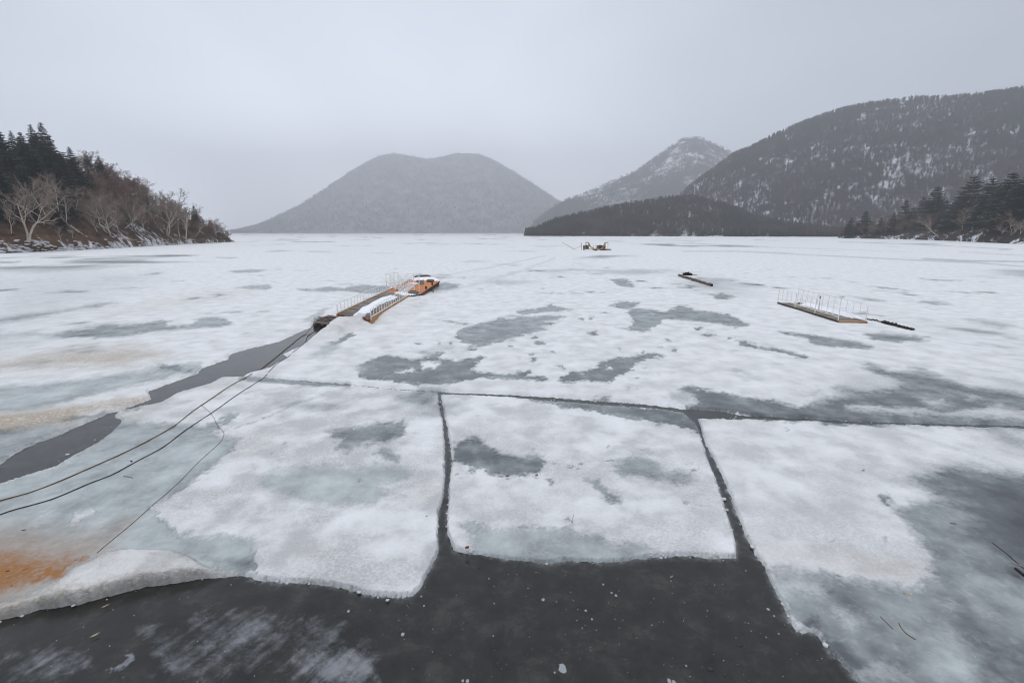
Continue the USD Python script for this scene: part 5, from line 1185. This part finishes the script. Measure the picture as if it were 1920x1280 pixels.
for x0, x1, lab in ((-520, -290, 'brown crate stack at the left end of the far landing raft'), (30, 370, 'long grey brown crate stack at the right of the far landing raft')):
    q = thing('crate_stack', lab, 'crates', (o_[0], o_[1], 0.1))
    n = 3 if x0 < 0 else 4
    for k in range(n):
        w_ = (x1 - x0) / n; obj('crate', box((x0 + k * w_) * U + 0.03, (x0 + (k + 1) * w_) * U - 0.03, 0.2, 1.4, 0.425, 1.45 + 0.12 * (k % 2), 0.04), M_DARKWOOD if k % 2 else M_SLAT[2], q)
for x in (-110, -10):
    q = thing('buoy_marker', f'tiny {"left" if x < -50 else "right"} red topped marker between the ramps of the far raft', 'marker', (o_[0] + x * U, o_[1] + 0.6, 0.52))
    obj('stake', bars([((0, 0, 0), (0, 0, 1.2))], 0.10), M_WHITE, q); obj('float', lump(2, 0.16, 1.0), M_REDRUST, q)
    stage.GetPrimAtPath(q.GetPath())
log('slack_rope', FP(-560, 80, 0.3) + [0, 0, 0], FP(-80, 360, 0.2), 0.07, M_STRAW, 'slack tan rope trailing left from the far landing raft', 'rope', 0.2, 9)
log('tan_pole', FP(-80, 360, 0.2), FP(200, 250, 1.3), 0.06, M_STRAW, 'slanting tan pole at the left end of the far landing raft', 'pole', 0.2, 10)
log('dark_beam', FP(680, 395, 0.25), FP(830, 420, 0.15), 0.20, M_REDRUST, 'dark rusty beam sloping off the right end of the far raft', 'beam', 0.3, 11)

# --- guard rail on the right shore
height, F, T = right_h
gp = []
for px in np.linspace(1822, 1990, 15):
    a, e = az_el(px, 428.5); r = float(F(a)[0]) + 26; gp.append((r * math.sin(a), r * math.cos(a), CAM_H + r * math.tan(e)))
gr_ = thing('guard_rail', 'pale guard rail along the top of the right bank', 'guard rail')
obj('rail_beam', path_tube(gp, 0.22, 5), M_STEEL, gr_)
for q in gp[::2]: obj('post', tubes([[q[0], q[1], q[2] - 2.5]], [q], 0.12, 0.12, 5), M_STEEL, gr_)


# --- leaves, twigs and stones on the ice
def leaf_mesh(L, W, seed):
    rng = np.random.default_rng(seed); n = 7; u = np.linspace(0, 1, n); wd = W * np.sin(np.pi * np.clip(u, 0.03, 0.97)) * (1 + 0.2 * rng.normal(size=n)); z = 0.25 * L * (u - 0.5) ** 2
    v = np.concatenate([np.stack([L * (u - 0.5), wd * s / 2, z + abs(s) * 0.18 * W], 1) for s in (-1, 0, 1)])
    f = []
    for r in range(2):
        for i in range(n - 1):
            a = r * n + i; f += [[a, a + 1, a + n + 1], [a, a + n + 1, a + n]]
    return v, np.array(f)


def leaf(px, py, z, L, W, rz, mat, label, cat='leaf'):
    p = ground(px, py, z); v, f = leaf_mesh(L, W, int(px))
    return tag(obj('dead_leaf', (place(v, (p[0], p[1], z + 0.012), rz), f), mat), label, cat)


leaf(952, 893.5, ICE, 0.11, 0.07, 0.4, M_LEAF, 'reddish brown leaf in the dark pool of the middle slab')
leaf(1006, 892, ICE, 0.11, 0.05, 1.0, M_LEAF, 'second brown leaf at the right edge of the middle slab pool')
leaf(876, 1028, ICE, 0.09, 0.075, 0.9, M_LEAF, 'dark leaf near the front left corner of the middle slab')
leaf(178, 1192, 0.02, 0.12, 0.04, 0.9, M_STRAW, 'pale yellow willow leaf on the dark ice below the rusty hump')
leaf(1700, 1116.5, ICE, 0.10, 0.06, -0.5, M_STRAW, 'yellow brown leaf on the grey bare ice of the right slab')
leaf(1787, 983, ICE, 0.11, 0.05, -0.2, M_LEAF, 'red brown leaf on the dark ice near the right edge')
leaf(1259, 1082, 0.02, 0.09, 0.025, 0.6, M_STRAW, 'pale straw bit on the dark ice before the middle slab')
leaf(1258, 0 + 1090, 0.02, 0.05, 0.02, 1.6, M_STRAW, 'tiny straw fragment below the pale straw bit')
leaf(1072, 979, ICE, 0.07, 0.02, 1.7, M_LEAF, 'thin upright brown leaf in the snow of the middle slab')
leaf(198, 1137, 0.03, 0.10, 0.03, 0.9, M_STRAW, 'straw coloured leaf just under the rusty hump edge')
leaf(800, 969, ICE, 0.04, 0.03, 0.3, M_BLACK, 'black speck in the snow at the right of the left slab')
leaf(45, 995, ICE, 0.07, 0.04, 0.3, M_BLACK, 'dark leaf on the teal ice at the left edge')
for k, (x, y, L, W, lab) in enumerate(((15, 1072, 0.07, 0.04, 'dark leaf flake on the orange stain, leftmost'), (47, 1069, 0.07, 0.03, 'dark leaf flake right of the leftmost on the orange stain'), (22, 1100, 0.05, 0.03, 'dark leaf flake lowest on the orange stain'))):
    leaf(x, y, ICE + 0.02, L, W, k, M_LEAF, lab)


def twig(pts, r, label, z=ICE + 0.01, mat=None):
    return tag(obj('twig', path_tube(spline([(*ground(x, y, z)[:2], z + 0.02) for x, y in pts], 14), r, 5), mat or M_DARKWOOD), label, 'twig')


twig(Z7((1740, 495), (1800, 540), (1870, 600), (1915, 640)), 0.009, 'long dark twig at the right edge of the dark ice')
twig(Z7((1850, 605), (1910, 630)), 0.014, 'thick pale stick end beside the long right twig', mat=M_SLAT[1])
twig(Z7((1870, 640), (1920, 680)), 0.024, 'black bark strip below the long right twig', mat=M_BLACK)
twig(Z7((1215, 945), (1250, 1000), (1310, 1040)), 0.007, 'thin brown twig in the grey ice of the right slab', mat=M_ROPE)
twig(Z7((1110, 910), (1180, 980)), 0.006, 'short brown twig left of the thin one on the right slab', mat=M_ROPE)
twig(Z1((695, 762), (720, 765), (748, 772)), 0.008, 'small dark twig on the teal ice below the cables')
twig(Z6((1308, 335), (1301, 360), (1298, 385)), 0.004, 'little bent twig standing in the middle slab snow', mat=M_ROPE)

# white bubbles and dark stones frozen into the thin ice
rng = np.random.default_rng(90); bub = []
spots = [Z6(q[:2])[0] + (q[2],) for q in ((1135, 808, 10), (1245, 1195, 25), (1545, 785, 9), (1520, 770, 7), (345, 1003, 12), (1473, 723, 7), (860, 830, 5), (830, 690, 5), (450, 790, 6), (465, 843, 6), (1410, 918, 7), (1375, 870, 8), (710, 1265, 11), (683, 1265, 8), (1845, 1265, 12), (1870, 1270, 10), (40, 873, 9), (1210, 820, 4), (1305, 813, 4), (855, 1012, 5), (1330, 863, 4), (1435, 980, 4), (1355, 968, 4), (1095, 655, 4), (1040, 790, 3), (860, 735, 3), (1050, 745, 4), (1325, 925, 4), (1200, 1218, 6))]
spots += [Z7(q[:2])[0] + (q[2],) for q in ((480, 862, 9), (515, 900, 6), (20, 1180, 6), (140, 870, 4), (355, 645, 5), (385, 985, 4), (470, 1020, 4), (540, 1000, 5), (230, 1150, 4))]
for q in range(90):
    spots.append((rng.uniform(700, 1500), rng.uniform(1090, 1275), rng.uniform(1.2, 3.0)))
for x, y, r in spots:
    p = ground(x, y, 0.004); n = 9; s = 0.75 * r / 3 * np.linalg.norm([p[0], p[1], CAM_H]) / FPX; th = np.linspace(0, 2 * np.pi, n + 1)[:-1]; e = rng.uniform(0.85, 1.15, n)
    v = np.concatenate([[[p[0], p[1], 0.009]], np.stack([p[0] + s * e * np.cos(th), p[1] + s * 1.3 * e * np.sin(th), np.full(n, 0.004)], 1)])
    bub.append((v, np.array([[0, 1 + i, 1 + (i + 1) % n] for i in range(n)])))
tag(obj('frozen_bubbles', join(*bub), simple('bubble_white', (0.30, 0.315, 0.33), 0.4, 0.2, 30), smooth=True), 'white air bubbles frozen in the dark ice of the foreground', 'bubbles', None, 'stuff')
for k, (x, y, r, lab) in enumerate([Z6(q[:2])[0] + q[2:] for q in ((773, 628, 0.045, 'round dark stone in the thin ice before the middle slab'), (1478, 1095, 0.032, 'small dark stone near the bottom right of the dark ice'))] + [Z7(q[:2])[0] + q[2:] for q in ((320, 1065, 0.055, 'dark oval stone in the dark ice left of the right slab'), (155, 1200, 0.06, 'largest dark stone near the bottom edge'), (235, 1230, 0.04, 'dark stone right of the largest one at the bottom'), (400, 830, 0.03, 'tiny dark stone beside the edge of the right slab'))]):
    p = ground(x, y, 0.0); v, f = lump(k, r * 0.72, 0.3); tag(obj('dark_stone', (v + [p[0], p[1], 0.002], f), M_STONE, smooth=True), lab, 'stone')

# crumbs of ice broken from the slabs and caught in the cracks
rng = np.random.default_rng(95); crumbs = []
edges = [e for sl in (slab1, slab2, slab3) for e in to_ang(sl, True, 5)]
for q in range(300):
    e = edges[rng.integers(len(edges))]; az, dp = e[0] + rng.normal(0, 0.0035), e[1] - 0.002 + rng.normal(0, 0.003)
    if dp < 0.30 or abs(az) > 0.95: continue
    r = CAM_H / math.tan(dp); w = rng.uniform(0.008, 0.035) * (1 if rng.random() < 0.85 else 1.8); v, f = lump(q % 9, w, rng.uniform(0.3, 0.6)); a = rng.uniform(0, 6.28)
    crumbs.append((place(v, (r * math.sin(az), r * math.cos(az), 0.004 if rng.random() < 0.6 else 0.03), a), f))
tag(obj('ice_crumbs', join(*crumbs), M_OLDSNOW, smooth=True), 'small crumbs of broken ice along the edges of the slabs', 'ice crumbs', None, 'stuff')

# falling snow near the shore
rng = np.random.default_rng(97); fl = []
base, bf_ = trimesh.creation.icosphere(subdivisions=0, radius=1.0).vertices, trimesh.creation.icosphere(subdivisions=0, radius=1.0).faces
for q in range(220):
    y = rng.uniform(2.5, 6.2); p = np.array([rng.uniform(-1.1, 1.1) * (y + 1.5), y, rng.uniform(0.1, 1.4)])
    if np.linalg.norm(p - [0, 0, CAM_H]) < 3.0: continue
    fl.append((base * rng.uniform(0.003, 0.006) * rng.uniform(0.6, 1.4, 3) + p, bf_))
tag(obj('snowflakes', join(*fl), M_OLDSNOW), 'scattered snowflakes falling over the foreground', 'snowflakes', None, 'stuff')
